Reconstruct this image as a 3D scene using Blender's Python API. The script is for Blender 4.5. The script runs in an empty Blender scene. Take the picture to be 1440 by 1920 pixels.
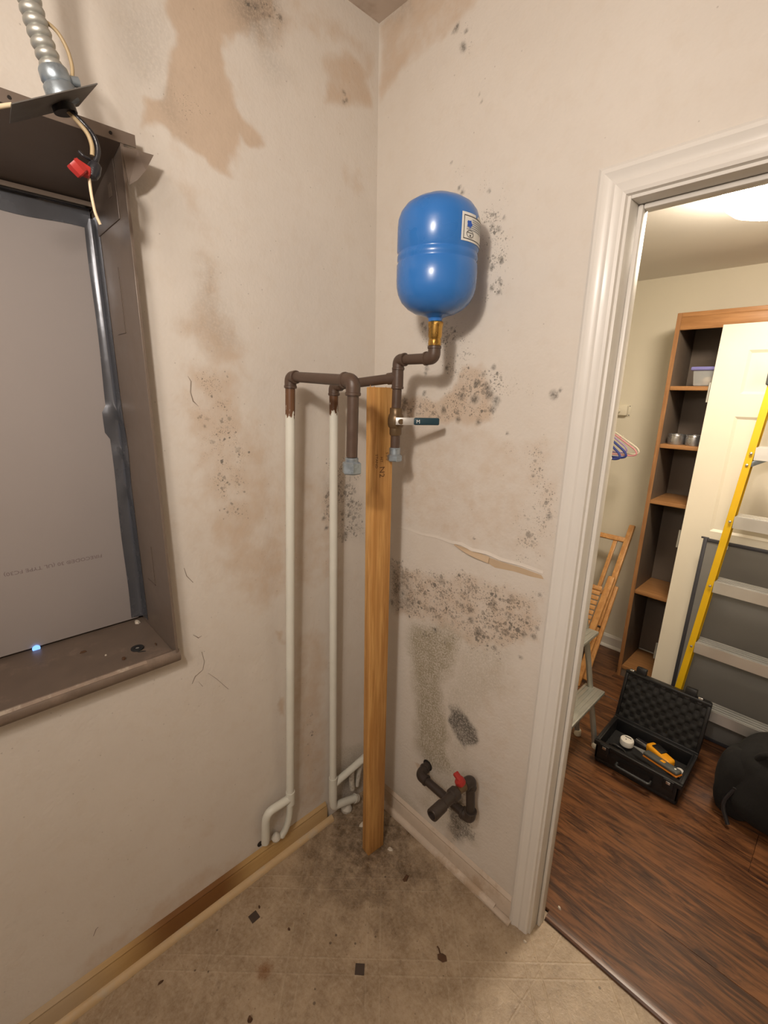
import bpy, bmesh, math, random
import numpy as np
from mathutils import Vector, Matrix, Euler

random.seed(7)
np.random.seed(7)
sc = bpy.context.scene
col = sc.collection
R = math.radians

# ------------------------------------------------------------------ camera
cam_d = bpy.data.cameras.new('camera')
cam = bpy.data.objects.new('camera', cam_d)
col.objects.link(cam)
cr, cu, cf = Vector((.68844, .72505, .01886)), Vector((-.1982, .16305, .96651)), Vector((-.69769, .66912, -.25595))
cam.matrix_world = Matrix(((cr.x, cu.x, -cf.x, 1.1794), (cr.y, cu.y, -cf.y, -1.0749), (cr.z, cu.z, -cf.z, 1.6402), (0, 0, 0, 1)))
cam_d.sensor_fit = 'HORIZONTAL'
cam_d.sensor_width = 36
cam_d.lens = 856.53 / 1440 * 36
cam_d.clip_start = .02
sc.camera = cam

# ------------------------------------------------------------------ world, lights, exposure
w = bpy.data.worlds.new('world')
sc.world = w
w.use_nodes = True
w.node_tree.nodes['Background'].inputs[0].default_value = (.5, .62, .9, 1)
w.node_tree.nodes['Background'].inputs[1].default_value = .4
w.cycles.sampling_method = 'NONE'

def spot(name, loc, aim, power, size, radius):
    d = bpy.data.lights.new(name, 'SPOT')
    d.energy = power
    d.color = (1, .905, .81)
    d.shadow_soft_size = radius
    d.spot_size = R(size)
    d.spot_blend = 1.0
    o = bpy.data.objects.new(name, d)
    o.location = loc
    o.rotation_euler = (Vector(aim) - Vector(loc)).to_track_quat('-Z', 'Y').to_euler()
    col.objects.link(o)
# a work lamp over the photographer's left shoulder, turned to the corner
spot('work_lamp', (.95, -1.30, 2.10), (.30, -.18, 1.80), 34, 140, .045)
# unseen soft fill light added behind the camera to lighten the shadows
d_ = bpy.data.lights.new('fill_light', 'POINT')
d_.energy = 38
d_.color = (1, .905, .81)
d_.shadow_soft_size = .2
o_ = bpy.data.objects.new('fill_light', d_)
o_.location = (1.35, -2.02, 2.30)
col.objects.link(o_)
cy = sc.cycles
cy.adaptive_threshold = .04
cy.max_bounces = 4
cy.diffuse_bounces = 3
cy.glossy_bounces = 2
cy.transmission_bounces = 2
cy.transparent_max_bounces = 6
cy.caustics_reflective = False
cy.caustics_refractive = False
sc.view_settings.view_transform = 'Standard'
sc.view_settings.look = 'None'
sc.view_settings.exposure = 0.0
sc.view_settings.gamma = 1.0
sc.view_settings.use_curve_mapping = False

# ------------------------------------------------------------------ materials
MATS = {}

class NT:
    """small helper around a node tree"""
    def __init__(s, m):
        s.t = m.node_tree
        s.n = s.t.nodes
        s.l = s.t.links
    def add(s, typ, **kw):
        n = s.n.new(typ)
        for k, v in kw.items():
            setattr(n, k, v)
        return n
    def put(s, sock, v):
        if hasattr(v, 'is_output'):
            s.l.new(v, sock)
        else:
            sock.default_value = v
    def math(s, op, a, b=0.0, c=None, clamp=False):
        n = s.add('ShaderNodeMath', operation=op, use_clamp=clamp)
        s.put(n.inputs[0], a)
        s.put(n.inputs[1], b)
        if c is not None:
            s.put(n.inputs[2], c)
        return n.outputs[0]
    def mix(s, f, a, b, mode='MIX'):
        n = s.add('ShaderNodeMix', data_type='RGBA', blend_type=mode)
        s.put(n.inputs['Factor'], f)
        s.put(n.inputs[6], a if not isinstance(a, tuple) else (*a[:3], 1))
        s.put(n.inputs[7], b if not isinstance(b, tuple) else (*b[:3], 1))
        return n.outputs[2]
    def noise(s, vec, scale, detail=3, rough=.55, dist=0):
        n = s.add('ShaderNodeTexNoise')
        n.inputs['Scale'].default_value = scale
        n.inputs['Detail'].default_value = detail
        n.inputs['Roughness'].default_value = rough
        n.inputs['Distortion'].default_value = dist
        if vec is not None:
            s.l.new(vec, n.inputs['Vector'])
        return n.outputs[0]
    def remap(s, v, a, b, lo=0.0, hi=1.0, smooth=True):
        n = s.add('ShaderNodeMapRange')
        n.interpolation_type = 'SMOOTHSTEP' if smooth else 'LINEAR'
        s.put(n.inputs[0], v)
        for i, x in enumerate((a, b, lo, hi)):
            s.put(n.inputs[i + 1], x)
        return n.outputs[0]
    def mapping(s, vec, scale=(1, 1, 1), rot=(0, 0, 0), loc=(0, 0, 0)):
        n = s.add('ShaderNodeMapping')
        s.l.new(vec, n.inputs[0])
        n.inputs['Scale'].default_value = scale
        n.inputs['Rotation'].default_value = rot
        n.inputs['Location'].default_value = loc
        return n.outputs[0]
    def bump(s, h, strength, dist=.002):
        n = s.add('ShaderNodeBump')
        n.inputs['Strength'].default_value = strength
        n.inputs['Distance'].default_value = dist
        s.l.new(h, n.inputs['Height'])
        return n.outputs[0]

def new_mat(name):
    m = bpy.data.materials.new(name)
    m.use_nodes = True
    MATS[name] = m
    t = NT(m)
    b = t.n['Principled BSDF']
    tc = t.add('ShaderNodeTexCoord')
    return m, t, b, tc.outputs['Object']

def simple(name, c, rough=.5, metal=0.0, vary=.12, scale=18, bump=0.0, bscale=120, c2=None, spec=None, coat=0):
    """a plain surface with faint noise in colour and gloss, optionally a second blotchy colour"""
    m, t, b, co = new_mat(name)
    n = t.noise(co, scale)
    lo = tuple(x * (1 - vary) for x in c)
    hi = tuple(min(1, x * (1 + vary)) for x in c)
    colr = t.mix(n, lo, hi)
    if c2:
        colr = t.mix(t.remap(t.noise(co, scale * .6, 5, .7), .5, .66), colr, c2)
    t.put(b.inputs['Base Color'], colr)
    t.put(b.inputs['Roughness'], t.remap(n, .2, .8, max(.02, rough - .08), min(1, rough + .08)))
    b.inputs['Metallic'].default_value = metal
    if spec is not None:
        b.inputs['Specular IOR Level'].default_value = spec
    if coat:
        b.inputs['Coat Weight'].default_value = coat
        b.inputs['Coat Roughness'].default_value = .12
    if bump:
        t.put(b.inputs['Normal'], t.bump(t.noise(co, bscale, 2), bump))
    return m

def wall_paint(name, axis):
    """old off-white paint; the 'stain' attribute carries water and mould marks and a painted shadow streak
    (R bare tan paper and shadow streak, G mould density, B olive film, A dark blotches and shadow)"""
    m, t, b, co = new_mat(name)
    at = t.add('ShaderNodeAttribute', attribute_name='stain')
    sep = t.add('ShaderNodeSeparateColor')
    t.l.new(at.outputs['Color'], sep.inputs[0])
    tan, mould, olive = sep.outputs
    blotch = at.outputs['Alpha']
    n1 = t.noise(co, 3.0, 3, .6)
    n2 = t.noise(co, 22, 3, .6)
    n3 = t.noise(co, 160, 2, .65)
    c = t.mix(n1, (.645, .585, .515), (.755, .70, .63))
    c = t.mix(t.remap(n2, .45, .75, 0, .35), c, (.66, .58, .49))
    tm = t.remap(t.math('ADD', tan, t.math('MULTIPLY', t.math('SUBTRACT', n2, .5), .55)), .12, .75)
    c = t.mix(t.math('MULTIPLY', t.math('MULTIPLY', tm, .8), t.remap(tan, 0, .3)), c, t.mix(n2, (.49, .36, .25), (.62, .475, .35)))
    # olive grey scraped film, speckled
    om = t.math('MULTIPLY', olive, t.remap(t.math('ADD', n3, t.math('MULTIPLY', t.math('SUBTRACT', n2, .5), .3)), .30, .62, .25, 1))
    c = t.mix(om, c, (.34, .295, .205))
    # mould: two sizes of colonies, from cell noise, kept where the density says so
    masks = []
    nz = t.add('ShaderNodeTexNoise')
    nz.inputs['Scale'].default_value = 140
    nz.inputs['Detail'].default_value = 1
    t.l.new(co, nz.inputs['Vector'])
    sv = t.add('ShaderNodeVectorMath', operation='MULTIPLY_ADD')
    t.l.new(nz.outputs['Color'], sv.inputs[0])
    sv.inputs[1].default_value = (.004, .004, .004)
    t.l.new(co, sv.inputs[2])
    dens = t.math('MULTIPLY', mould, t.remap(n2, .35, .62, .62, 1.25))
    for sc_, gain, off, pw in ((36, .80, .26, 1.6), (75, .80, .17, 1.3), (150, .80, .14, 1.2), (300, .78, .16, 1.2)):
        v = t.add('ShaderNodeTexVoronoi')
        v.inputs['Scale'].default_value = sc_
        t.l.new(sv.outputs[0], v.inputs['Vector'])
        s2 = t.add('ShaderNodeSeparateColor')
        t.l.new(v.outputs['Color'], s2.inputs[0])
        rr = t.math('SUBTRACT', t.math('MULTIPLY', t.math('MULTIPLY', dens, gain), t.math('POWER', s2.outputs[0], pw)), off)
        k = t.remap(t.math('SUBTRACT', rr, v.outputs['Distance']), -.06, .14)
        k = t.math('MULTIPLY', k, t.remap(s2.outputs[1], 0, 1, .45, .95))
        masks.append(t.math('MULTIPLY', k, t.remap(mould, .02, .15)))
    k = t.math('MAXIMUM', t.math('MAXIMUM', t.math('MULTIPLY', masks[0], .7), masks[1]), t.math('MAXIMUM', masks[2], masks[3]))
    c = t.mix(t.math('MULTIPLY', k, .80), c, t.mix(n2, (.075, .073, .07), (.13, .12, .10)))
    bm = t.math('MULTIPLY', blotch, t.remap(n3, .28, .6, .35, 1))
    c = t.mix(t.math('MINIMUM', bm, .88), c, (.085, .078, .068))
    # stray pinprick specks everywhere
    v = t.add('ShaderNodeTexVoronoi')
    v.inputs['Scale'].default_value = 42
    t.l.new(co, v.inputs['Vector'])
    s2 = t.add('ShaderNodeSeparateColor')
    t.l.new(v.outputs['Color'], s2.inputs[0])
    pin = t.math('MULTIPLY', t.remap(v.outputs['Distance'], .10, .03), t.remap(s2.outputs[0], .86, .9))
    c = t.mix(t.math('MULTIPLY', pin, .35), c, (.16, .12, .09))
    t.put(b.inputs['Base Color'], c)
    b.inputs['Roughness'].default_value = .62
    b.inputs['Specular IOR Level'].default_value = .3
    h = t.math('ADD', t.math('MULTIPLY', t.noise(co, 95, 1), 1.0), t.math('MULTIPLY', n2, 1.2))
    h = t.math('ADD', h, t.math('MULTIPLY', t.math('MULTIPLY', olive, n3), 1.6))
    h = t.math('SUBTRACT', h, t.math('MULTIPLY', tm, .5))
    t.put(b.inputs['Normal'], t.bump(h, .35, .0022))
    return m

wall_paint('paint_left', 0)
wall_paint('paint_right', 1)
simple('paint_plain', (.50, .45, .40), .6, vary=.08, scale=4, bump=.2)
simple('paint_cream', (.77, .715, .59), .6, vary=.05, scale=3, bump=.12)
simple('ceiling_white', (.80, .76, .70), .7, vary=.05, scale=3, bump=.15)
simple('ceiling_stained', (.60, .50, .42), .7, vary=.25, scale=5, bump=.15, c2=(.36, .26, .19))
simple('trim_white', (.755, .72, .665), .34, vary=.04, scale=5, spec=.45)
simple('trim_dirty', (.62, .52, .42), .42, vary=.15, scale=16, bump=.12, c2=(.50, .38, .27))

# stained bare wood of the left baseboard
def baseboard_wood():
    m, t, b, co = new_mat('baseboard_wood')
    s = t.mapping(co, (30, 1.2, 30))
    g = t.noise(s, 3, 5, .6, .4)
    n = t.noise(co, 2.3, 4)
    c = t.mix(g, (.42, .25, .08), (.62, .42, .19))
    # water-darkened length in the middle, painted remains further along
    sy = t.add('ShaderNodeSeparateXYZ')
    t.l.new(co, sy.inputs[0])
    y = t.math('ADD', t.math('ADD', sy.outputs[1], -1.2), t.math('MULTIPLY', t.math('SUBTRACT', n, .5), .16))
    c = t.mix(t.math('MULTIPLY', t.remap(y, -.98, -.80), t.remap(y, -.52, -.66)), c, (.20, .085, .022))
    c = t.mix(t.math('MULTIPLY', t.remap(y, -.92, -1.12), .75), c, (.50, .40, .28))
    c = t.mix(t.math('MULTIPLY', t.remap(y, -.46, -.34), .45), c, (.52, .38, .22))
    t.put(b.inputs['Base Color'], c)
    b.inputs['Roughness'].default_value = .45
    t.put(b.inputs['Normal'], t.bump(g, .2, .001))
baseboard_wood()
simple('moulding_wood', (.60, .43, .24), .45, vary=.15, scale=12, c2=(.55, .45, .32), bump=.08)

def vinyl():
    """printed sheet vinyl: mottled beige with a pale diagonal tile print, scuffs and dirt"""
    m, t, b, co = new_mat('vinyl')
    n1 = t.noise(co, 9, 8, .72)
    n2 = t.noise(co, 70, 5, .75)
    n3 = t.noise(co, 24, 7, .8)
    c = t.mix(t.remap(n1, .3, .7), (.30, .215, .135), (.47, .36, .245))
    c = t.mix(t.remap(n2, .42, .7, 0, .5), c, (.56, .45, .33))
    r = t.mapping(co, (1, 1, 1), (0, 0, R(-46)))
    sp = t.add('ShaderNodeSeparateXYZ')
    t.l.new(r, sp.inputs[0])
    lines = None
    for ax, off in ((0, .06), (0, .10), (1, .03), (1, .07)):
        f = t.math('FRACT', t.math('ADD', t.math('DIVIDE', sp.outputs[ax], .235), off / .235))
        d = t.math('ABSOLUTE', t.math('SUBTRACT', f, .5))
        k = t.remap(d, .016, .004)
        lines = k if lines is None else t.math('MAXIMUM', lines, k)
    sp2 = t.add('ShaderNodeSeparateXYZ')
    t.l.new(co, sp2.inputs[0])
    for ax in (0, 1):
        f = t.math('FRACT', t.math('DIVIDE', sp2.outputs[ax], .33))
        d = t.math('ABSOLUTE', t.math('SUBTRACT', f, .5))
        lines = t.math('MAXIMUM', lines, t.math('MULTIPLY', t.remap(d, .010, .003), .6))
    c = t.mix(t.math('MULTIPLY', t.math('MULTIPLY', lines, t.remap(n3, .35, .65)), .26), c, (.64, .54, .41))
    # ground-in dirt, thickest where water pooled in the corner
    dist = t.add('ShaderNodeVectorMath', operation='DISTANCE')
    t.l.new(co, dist.inputs[0])
    dist.inputs[1].default_value = (.20, -.18, 0)
    near = t.remap(t.math('ADD', dist.outputs['Value'], t.math('MULTIPLY', t.math('SUBTRACT', n1, .5), .45)), .36, .02)
    c = t.mix(t.math('MULTIPLY', t.math('MULTIPLY', near, t.remap(n3, .3, .62)), .85), c, (.085, .055, .032))
    dirt = t.math('MULTIPLY', t.remap(n3, .52, .72), t.remap(t.noise(co, 3.2, 4), .36, .6))
    c = t.mix(t.math('MULTIPLY', dirt, .7), c, (.13, .085, .05))
    v = t.add('ShaderNodeTexVoronoi')
    v.inputs['Scale'].default_value = 34
    t.l.new(co, v.inputs['Vector'])
    s2 = t.add('ShaderNodeSeparateColor')
    t.l.new(v.outputs['Color'], s2.inputs[0])
    pin = t.math('MULTIPLY', t.remap(t.math('SUBTRACT', t.math('MULTIPLY', s2.outputs[1], .16), v.outputs['Distance']), -.02, .04), t.remap(s2.outputs[0], .62, .66))
    c = t.mix(t.math('MULTIPLY', pin, .75), c, (.07, .045, .03))
    v = t.add('ShaderNodeTexVoronoi')
    v.inputs['Scale'].default_value = 95
    t.l.new(co, v.inputs['Vector'])
    s2 = t.add('ShaderNodeSeparateColor')
    t.l.new(v.outputs['Color'], s2.inputs[0])
    pin = t.math('MULTIPLY', t.remap(t.math('SUBTRACT', t.math('MULTIPLY', s2.outputs[1], .26), v.outputs['Distance']), -.03, .06), t.math('MULTIPLY', t.remap(s2.outputs[0], .6, .66), t.remap(n1, .4, .6)))
    c = t.mix(t.math('MULTIPLY', pin, .6), c, (.10, .065, .04))
    # one rust stain
    d2 = t.add('ShaderNodeVectorMath', operation='DISTANCE')
    t.l.new(co, d2.inputs[0])
    d2.inputs[1].default_value = (.275, -.655, 0)
    c = t.mix(t.math('MULTIPLY', t.remap(t.math('ADD', d2.outputs['Value'], t.math('MULTIPLY', n2, .03)), .050, .018), .7), c, (.20, .075, .015))
    t.put(b.inputs['Base Color'], c)
    t.put(b.inputs['Roughness'], t.remap(n2, .3, .7, .22, .48))
    h = t.math('ADD', n2, t.math('MULTIPLY', lines, .4))
    t.put(b.inputs['Normal'], t.bump(h, .5, .0025))
vinyl()

def plank_wood():
    m, t, b, co = new_mat('laminate')
    oi = t.add('ShaderNodeObjectInfo')
    off = t.add('ShaderNodeVectorMath', operation='ADD')
    t.l.new(co, off.inputs[0])
    cb = t.add('ShaderNodeCombineXYZ')
    t.l.new(t.math('MULTIPLY', oi.outputs['Random'], 37.0), cb.inputs[1])
    t.l.new(t.math('MULTIPLY', oi.outputs['Random'], 11.0), cb.inputs[0])
    t.l.new(cb.outputs[0], off.inputs[1])
    s = t.mapping(off.outputs[0], (1.3, 9, 9))
    g = t.noise(s, 2.0, 7, .66, 2.4)
    f = t.noise(t.mapping(off.outputs[0], (5, 110, 110)), 2, 3)
    c = t.mix(t.remap(g, .34, .66), (.032, .013, .009), (.20, .082, .032))
    c = t.mix(t.remap(f, .48, .75, 0, .4), c, (.27, .125, .05))
    c = t.mix(t.remap(t.noise(t.mapping(off.outputs[0], (1.6, 7, 7)), 2.4, 5, .6, 3), .55, .70, 0, .8), c, (.038, .016, .013))
    c = t.mix(t.remap(oi.outputs['Random'], 0, 1, 0, .18), c, (.12, .05, .022))
    t.put(b.inputs['Base Color'], c)
    b.inputs['Roughness'].default_value = .30
    t.put(b.inputs['Normal'], t.bump(f, .08, .0008))
plank_wood()

def grain(name, lo, hi, sc3, rough=.5, dark=None, dist=.6):
    m, t, b, co = new_mat(name)
    g = t.noise(t.mapping(co, sc3), 2.5, 5, .6, dist)
    f = t.noise(t.mapping(co, tuple(x * 3.5 for x in sc3)), 2.5, 3)
    c = t.mix(t.remap(g, .3, .7), lo, hi)
    c = t.mix(t.remap(f, .5, .75, 0, .35), c, dark or tuple(x * .5 for x in lo))
    t.put(b.inputs['Base Color'], c)
    b.inputs['Roughness'].default_value = rough
    t.put(b.inputs['Normal'], t.bump(f, .12, .0008))
    return m
grain('stud_pine', (.46, .215, .055), (.68, .38, .125), (26, 26, 1.2), .55, (.33, .13, .03))
grain('bookcase_oak', (.26, .12, .048), (.39, .195, .08), (30, 30, 1.5), .4, (.16, .06, .02))
grain('bookcase_shelf', (.31, .145, .052), (.43, .215, .085), (1.5, 30, 30), .4, (.2, .08, .03))
simple('bookcase_back', (.14, .108, .085), .6, vary=.1)
simple('bookcase_inner', (.16, .12, .09), .6, vary=.15)
grain('chair_beech', (.50, .23, .07), (.66, .35, .125), (20, 20, 2), .38, (.35, .14, .04))

# pipes
simple('brown_paint', (.085, .052, .036), .42, vary=.2, scale=40, bump=.12, bscale=180)
simple('dark_bronze', (.042, .030, .024), .45, vary=.25, scale=40, bump=.15, bscale=180)
def chipped_white():
    m, t, b, co = new_mat('chipped_white')
    n = t.noise(co, 12, 4)
    c = t.mix(n, (.66, .66, .58), (.80, .79, .71))
    nz = t.noise(co, 85, 5, .7)
    sp = t.add('ShaderNodeSeparateXYZ')
    t.l.new(co, sp.inputs[0])
    top = t.remap(sp.outputs[2], 1.425, 1.51)
    chips = t.math('MAXIMUM', t.remap(nz, .70, .74), t.remap(t.math('ADD', t.math('MULTIPLY', top, .55), t.math('MULTIPLY', t.noise(t.mapping(co, (60, 60, 16)), 2, 4), .9)), .84, .88))
    c = t.mix(chips, c, (.14, .065, .03))
    t.put(b.inputs['Base Color'], c)
    b.inputs['Roughness'].default_value = .38
    t.put(b.inputs['Normal'], t.bump(t.math('MULTIPLY', chips, -1.0), .4, .001))
chipped_white()
simple('rough_white', (.62, .58, .50), .6, vary=.25, scale=60, bump=.5, bscale=90, c2=(.40, .34, .27))
simple('brass', (.55, .33, .09), .30, 1.0, vary=.25, scale=50, c2=(.22, .12, .04))
simple('dull_brass', (.16, .105, .055), .4, .5, vary=.25, scale=50)
simple('galvanised', (.36, .42, .47), .38, .75, vary=.25, scale=45, c2=(.24, .28, .31))
simple('steel_bright', (.70, .70, .70), .25, 1.0, vary=.12, scale=30)
simple('aluminium', (.84, .83, .80), .36, .8, vary=.05, scale=8)
simple('aluminium_dull', (.47, .47, .43), .45, .7, vary=.12, scale=25)
simple('blue_enamel', (.030, .175, .53), .30, vary=.06, scale=8, coat=.25)
simple('label_white', (.78, .78, .74), .5, vary=.05)
simple('print_black', (.035, .03, .03), .6, vary=.1)
simple('print_blue', (.02, .10, .50), .5, vary=.1)
simple('print_grey', (.30, .32, .36), .6, vary=.1)
simple('print_violet', (.25, .20, .19), .7, vary=.1)
simple('stamp_ink', (.13, .055, .02), .7, vary=.2)
simple('red_plastic', (.42, .03, .025), .38, vary=.12)
simple('red_valve', (.40, .03, .025), .42, vary=.15)
simple('valve_navy', (.015, .05, .07), .4, vary=.1)
simple('black_plastic', (.014, .013, .013), .38, vary=.2)
simple('black_rubber', (.02, .02, .02), .7, vary=.2)
simple('black_tape', (.018, .017, .02), .32, vary=.2, bump=.3, bscale=200)
simple('tan_wire', (.42, .31, .17), .5, vary=.15)
simple('cream_wire', (.74, .60, .40), .45, vary=.08)

# window
simple('brown_metal', (.185, .142, .112), .38, .15, vary=.12, scale=9, bump=.06, bscale=25)
simple('plate_steel', (.19, .18, .165), .42, .6, vary=.12, scale=20)
simple('brown_metal_dark', (.125, .095, .076), .42, .15, vary=.12, scale=9)
simple('sill_metal', (.185, .138, .105), .5, .1, vary=.25, scale=14, bump=.12, bscale=45, c2=(.25, .185, .14))
simple('sill_worn', (.30, .225, .17), .5, vary=.3, scale=35, c2=(.46, .38, .30))
simple('gypsum_paper', (.42, .375, .355), .75, vary=.05, scale=4, bump=.05, bscale=200)
simple('duct_tape', (.12, .125, .14), .24, .45, vary=.12, scale=14, bump=.22, bscale=22)
simple('plaster_crumb', (.62, .55, .45), .9, vary=.2, bump=.3)
simple('wood_crumb', (.10, .05, .025), .9, vary=.4, scale=60)
simple('dark_insert', (.065, .045, .035), .55, vary=.25, scale=40)
simple('raw_paper', (.56, .42, .28), .8, vary=.12, scale=20)
simple('paint_flake', (.71, .65, .575), .6, vary=.08)
simple('crack_line', (.27, .215, .17), .8, vary=.2)
simple('hole_dark', (.02, .015, .012), .9)

# closet
def emissive(name, c, s):
    m, t, b, co = new_mat(name)
    b.inputs['Base Color'].default_value = (*c, 1)
    b.inputs['Emission Color'].default_value = (*c, 1)
    b.inputs['Emission Strength'].default_value = s
emissive('lamp_glass', (1, .865, .69), 86)
emissive('daylight', (.18, .40, 1), 1.6)
MATS['daylight'].cycles.emission_sampling = 'NONE'
simple('door_cream', (.80, .735, .60), .38, vary=.03, scale=4)
simple('ladder_yellow', (.72, .44, .008), .38, vary=.08, scale=20)
simple('screen_frame', (.055, .055, .065), .45, .3, vary=.15)
def screen_mesh():
    m, t, b, co = new_mat('screen_mesh')
    n = t.noise(co, 4, 2)
    t.put(b.inputs['Base Color'], t.mix(n, (.20, .195, .18), (.26, .25, .235)))
    b.inputs['Roughness'].default_value = .55
    b.inputs['Alpha'].default_value = .82
screen_mesh()
def clear_plastic():
    m, t, b, co = new_mat('clear_plastic')
    n = t.noise(co, 9, 2)
    t.put(b.inputs['Base Color'], t.mix(n, (.60, .62, .62), (.72, .74, .74)))
    b.inputs['Roughness'].default_value = .25
    b.inputs['Alpha'].default_value = .45
clear_plastic()
simple('lid_violet', (.20, .19, .46), .35, vary=.08)
simple('cloth_beige', (.55, .42, .28), .8, vary=.2)
simple('tin_metal', (.42, .42, .43), .30, .85, vary=.2, scale=25)
simple('tin_dark', (.06, .06, .06), .5)
simple('hanger_white', (.80, .74, .60), .4, vary=.04)
simple('hanger_blue', (.035, .055, .26), .35, vary=.1)
simple('hanger_pink', (.70, .30, .33), .4, vary=.06)
simple('hanger_lilac', (.36, .26, .50), .4, vary=.06)
simple('foam_black', (.012, .0115, .0115), .95, vary=.2, scale=60, bump=.2, bscale=300)
simple('case_black', (.008, .008, .009), .45, vary=.2, bump=.06, bscale=200)
simple('bag_black', (.007, .0065, .0065), .95, vary=.35, scale=30, bump=.4, bscale=260)
simple('tool_yellow', (.80, .34, .012), .38, vary=.06)
simple('tool_orange', (.62, .20, .02), .4, vary=.08)
simple('tool_grey', (.085, .09, .085), .5, vary=.12)
simple('tool_white', (.72, .68, .62), .4, vary=.05)

# ------------------------------------------------------------------ mesh helpers
OFF = {}

def rounded(pts, rad, n=6):
    """round the inner corners of a polyline"""
    pts = [Vector(p) for p in pts]
    out = [pts[0]]
    for a, b, c in zip(pts, pts[1:], pts[2:]):
        u, v = (a - b), (c - b)
        r = min(rad, u.length * .49, v.length * .49)
        u.normalize()
        v.normalize()
        p0, p1 = b + u * r, b + v * r
        for i in range(n + 1):
            t = i / n
            out.append(p0 * (1 - t) ** 2 + b * 2 * t * (1 - t) + p1 * t * t)
    out.append(pts[-1])
    return out

class MB:
    def __init__(s):
        s.v, s.f = [], []
    def add(s, vs, fs):
        o = len(s.v)
        s.v += [Vector(x) for x in vs]
        s.f += [tuple(i + o for i in f) for f in fs]
        return s
    def box(s, lo, hi, m=None):
        (a, b, c), (d, e, f) = lo, hi
        vs = [Vector(x) for x in ((a, b, c), (d, b, c), (d, e, c), (a, e, c), (a, b, f), (d, b, f), (d, e, f), (a, e, f))]
        if m is not None:
            vs = [m @ x for x in vs]
        return s.add(vs, [(0, 3, 2, 1), (4, 5, 6, 7), (0, 1, 5, 4), (1, 2, 6, 5), (2, 3, 7, 6), (3, 0, 4, 7)])
    def bar(s, a, b, wx, wy, up=(0, 0, 1)):
        """rectangular bar from a to b; wx across, wy along up"""
        a, b = Vector(a), Vector(b)
        d = (b - a).normalized()
        u = Vector(up)
        x = d.cross(u).normalized()
        y = x.cross(d).normalized()
        vs = []
        for p in (a, b):
            for i, j in ((-1, -1), (1, -1), (1, 1), (-1, 1)):
                vs.append(p + x * i * wx / 2 + y * j * wy / 2)
        return s.add(vs, [(3, 2, 1, 0), (4, 5, 6, 7), (0, 1, 5, 4), (1, 2, 6, 5), (2, 3, 7, 6), (3, 0, 4, 7)])
    def tube(s, pts, r, seg=16, caps=True, inner=None):
        pts = [Vector(p) for p in pts]
        rs = r if isinstance(r, (list, tuple)) else [r] * len(pts)
        n = len(pts)
        tg = []
        for i in range(n):
            t = (pts[min(i + 1, n - 1)] - pts[max(i - 1, 0)])
            tg.append(t.normalized())
        ref = Vector((0, 0, 1)) if abs(tg[0].z) < .9 else Vector((1, 0, 0))
        x = tg[0].cross(ref).normalized()
        vs, fs = [], []
        for i in range(n):
            if i:
                x = (x - tg[i] * x.dot(tg[i])).normalized()
            y = tg[i].cross(x)
            for k in range(seg):
                a = 2 * math.pi * k / seg
                vs.append(pts[i] + (x * math.cos(a) + y * math.sin(a)) * rs[i])
        for i in range(n - 1):
            for k in range(seg):
                k2 = (k + 1) % seg
                fs.append((i * seg + k, i * seg + k2, (i + 1) * seg + k2, (i + 1) * seg + k))
        if caps:
            fs.append(tuple(range(seg))[::-1])
            fs.append(tuple((n - 1) * seg + k for k in range(seg)))
        return s.add(vs, fs)
    def cyl(s, a, b, r, seg=16, r2=None):
        return s.tube([a, b], [r, r if r2 is None else r2], seg)
    def lathe(s, prof, org=(0, 0, 0), axis=(0, 0, 1), seg=32, close=True):
        """prof: (radius, height) pairs along axis"""
        ax = Vector(axis).normalized()
        ref = Vector((1, 0, 0)) if abs(ax.x) < .9 else Vector((0, 1, 0))
        x = ax.cross(ref).normalized()
        y = ax.cross(x)
        o = Vector(org)
        vs, fs = [], []
        for r, h in prof:
            for k in range(seg):
                a = 2 * math.pi * k / seg
                vs.append(o + ax * h + (x * math.cos(a) + y * math.sin(a)) * r)
        for i in range(len(prof) - 1):
            for k in range(seg):
                k2 = (k + 1) % seg
                fs.append((i * seg + k, i * seg + k2, (i + 1) * seg + k2, (i + 1) * seg + k))
        if close:
            fs.append(tuple(range(seg))[::-1])
            fs.append(tuple((len(prof) - 1) * seg + k for k in range(seg)))
        return s.add(vs, fs)
    def extrude(s, poly, d):
        """a planar polygon given a thickness vector d"""
        d = Vector(d)
        n = len(poly)
        vs = [Vector(p) for p in poly] + [Vector(p) + d for p in poly]
        fs = [tuple(range(n))[::-1], tuple(range(n, 2 * n))] + [(i, (i + 1) % n, n + (i + 1) % n, n + i) for i in range(n)]
        return s.add(vs, fs)
    def sweep(s, prof, a, b, out, up):
        """extrude profile (o, u) pairs from a to b; o along out, u along up"""
        a, b, out, up = Vector(a), Vector(b), Vector(out), Vector(up)
        return s.extrude([a + out * o + up * u for o, u in prof], b - a)
    def build(s, name, mat, parent=None, bevel=0.0, smooth=True, seg=2, angle=38):
        off = OFF.get(parent.name, Vector((0, 0, 0))) if parent else Vector((0, 0, 0))
        me = bpy.data.meshes.new(name)
        me.from_pydata([tuple(v - off) for v in s.v], [], s.f)
        bm = bmesh.new()
        bm.from_mesh(me)
        bmesh.ops.recalc_face_normals(bm, faces=bm.faces)
        if bevel:
            es = [e for e in bm.edges if len(e.link_faces) == 2 and e.calc_face_angle(0) > R(35)]
            bmesh.ops.bevel(bm, geom=es, offset=bevel, segments=seg, profile=.5, affect='EDGES', clamp_overlap=True)
        bm.to_mesh(me)
        bm.free()
        me.materials.append(MATS[mat])
        if smooth:
            for p in me.polygons:
                p.use_smooth = True
            me.set_sharp_from_angle(angle=R(angle))
        o = bpy.data.objects.new(name, me)
        col.objects.link(o)
        if parent:
            o.parent = parent
        OFF[o.name] = off
        return o

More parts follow.
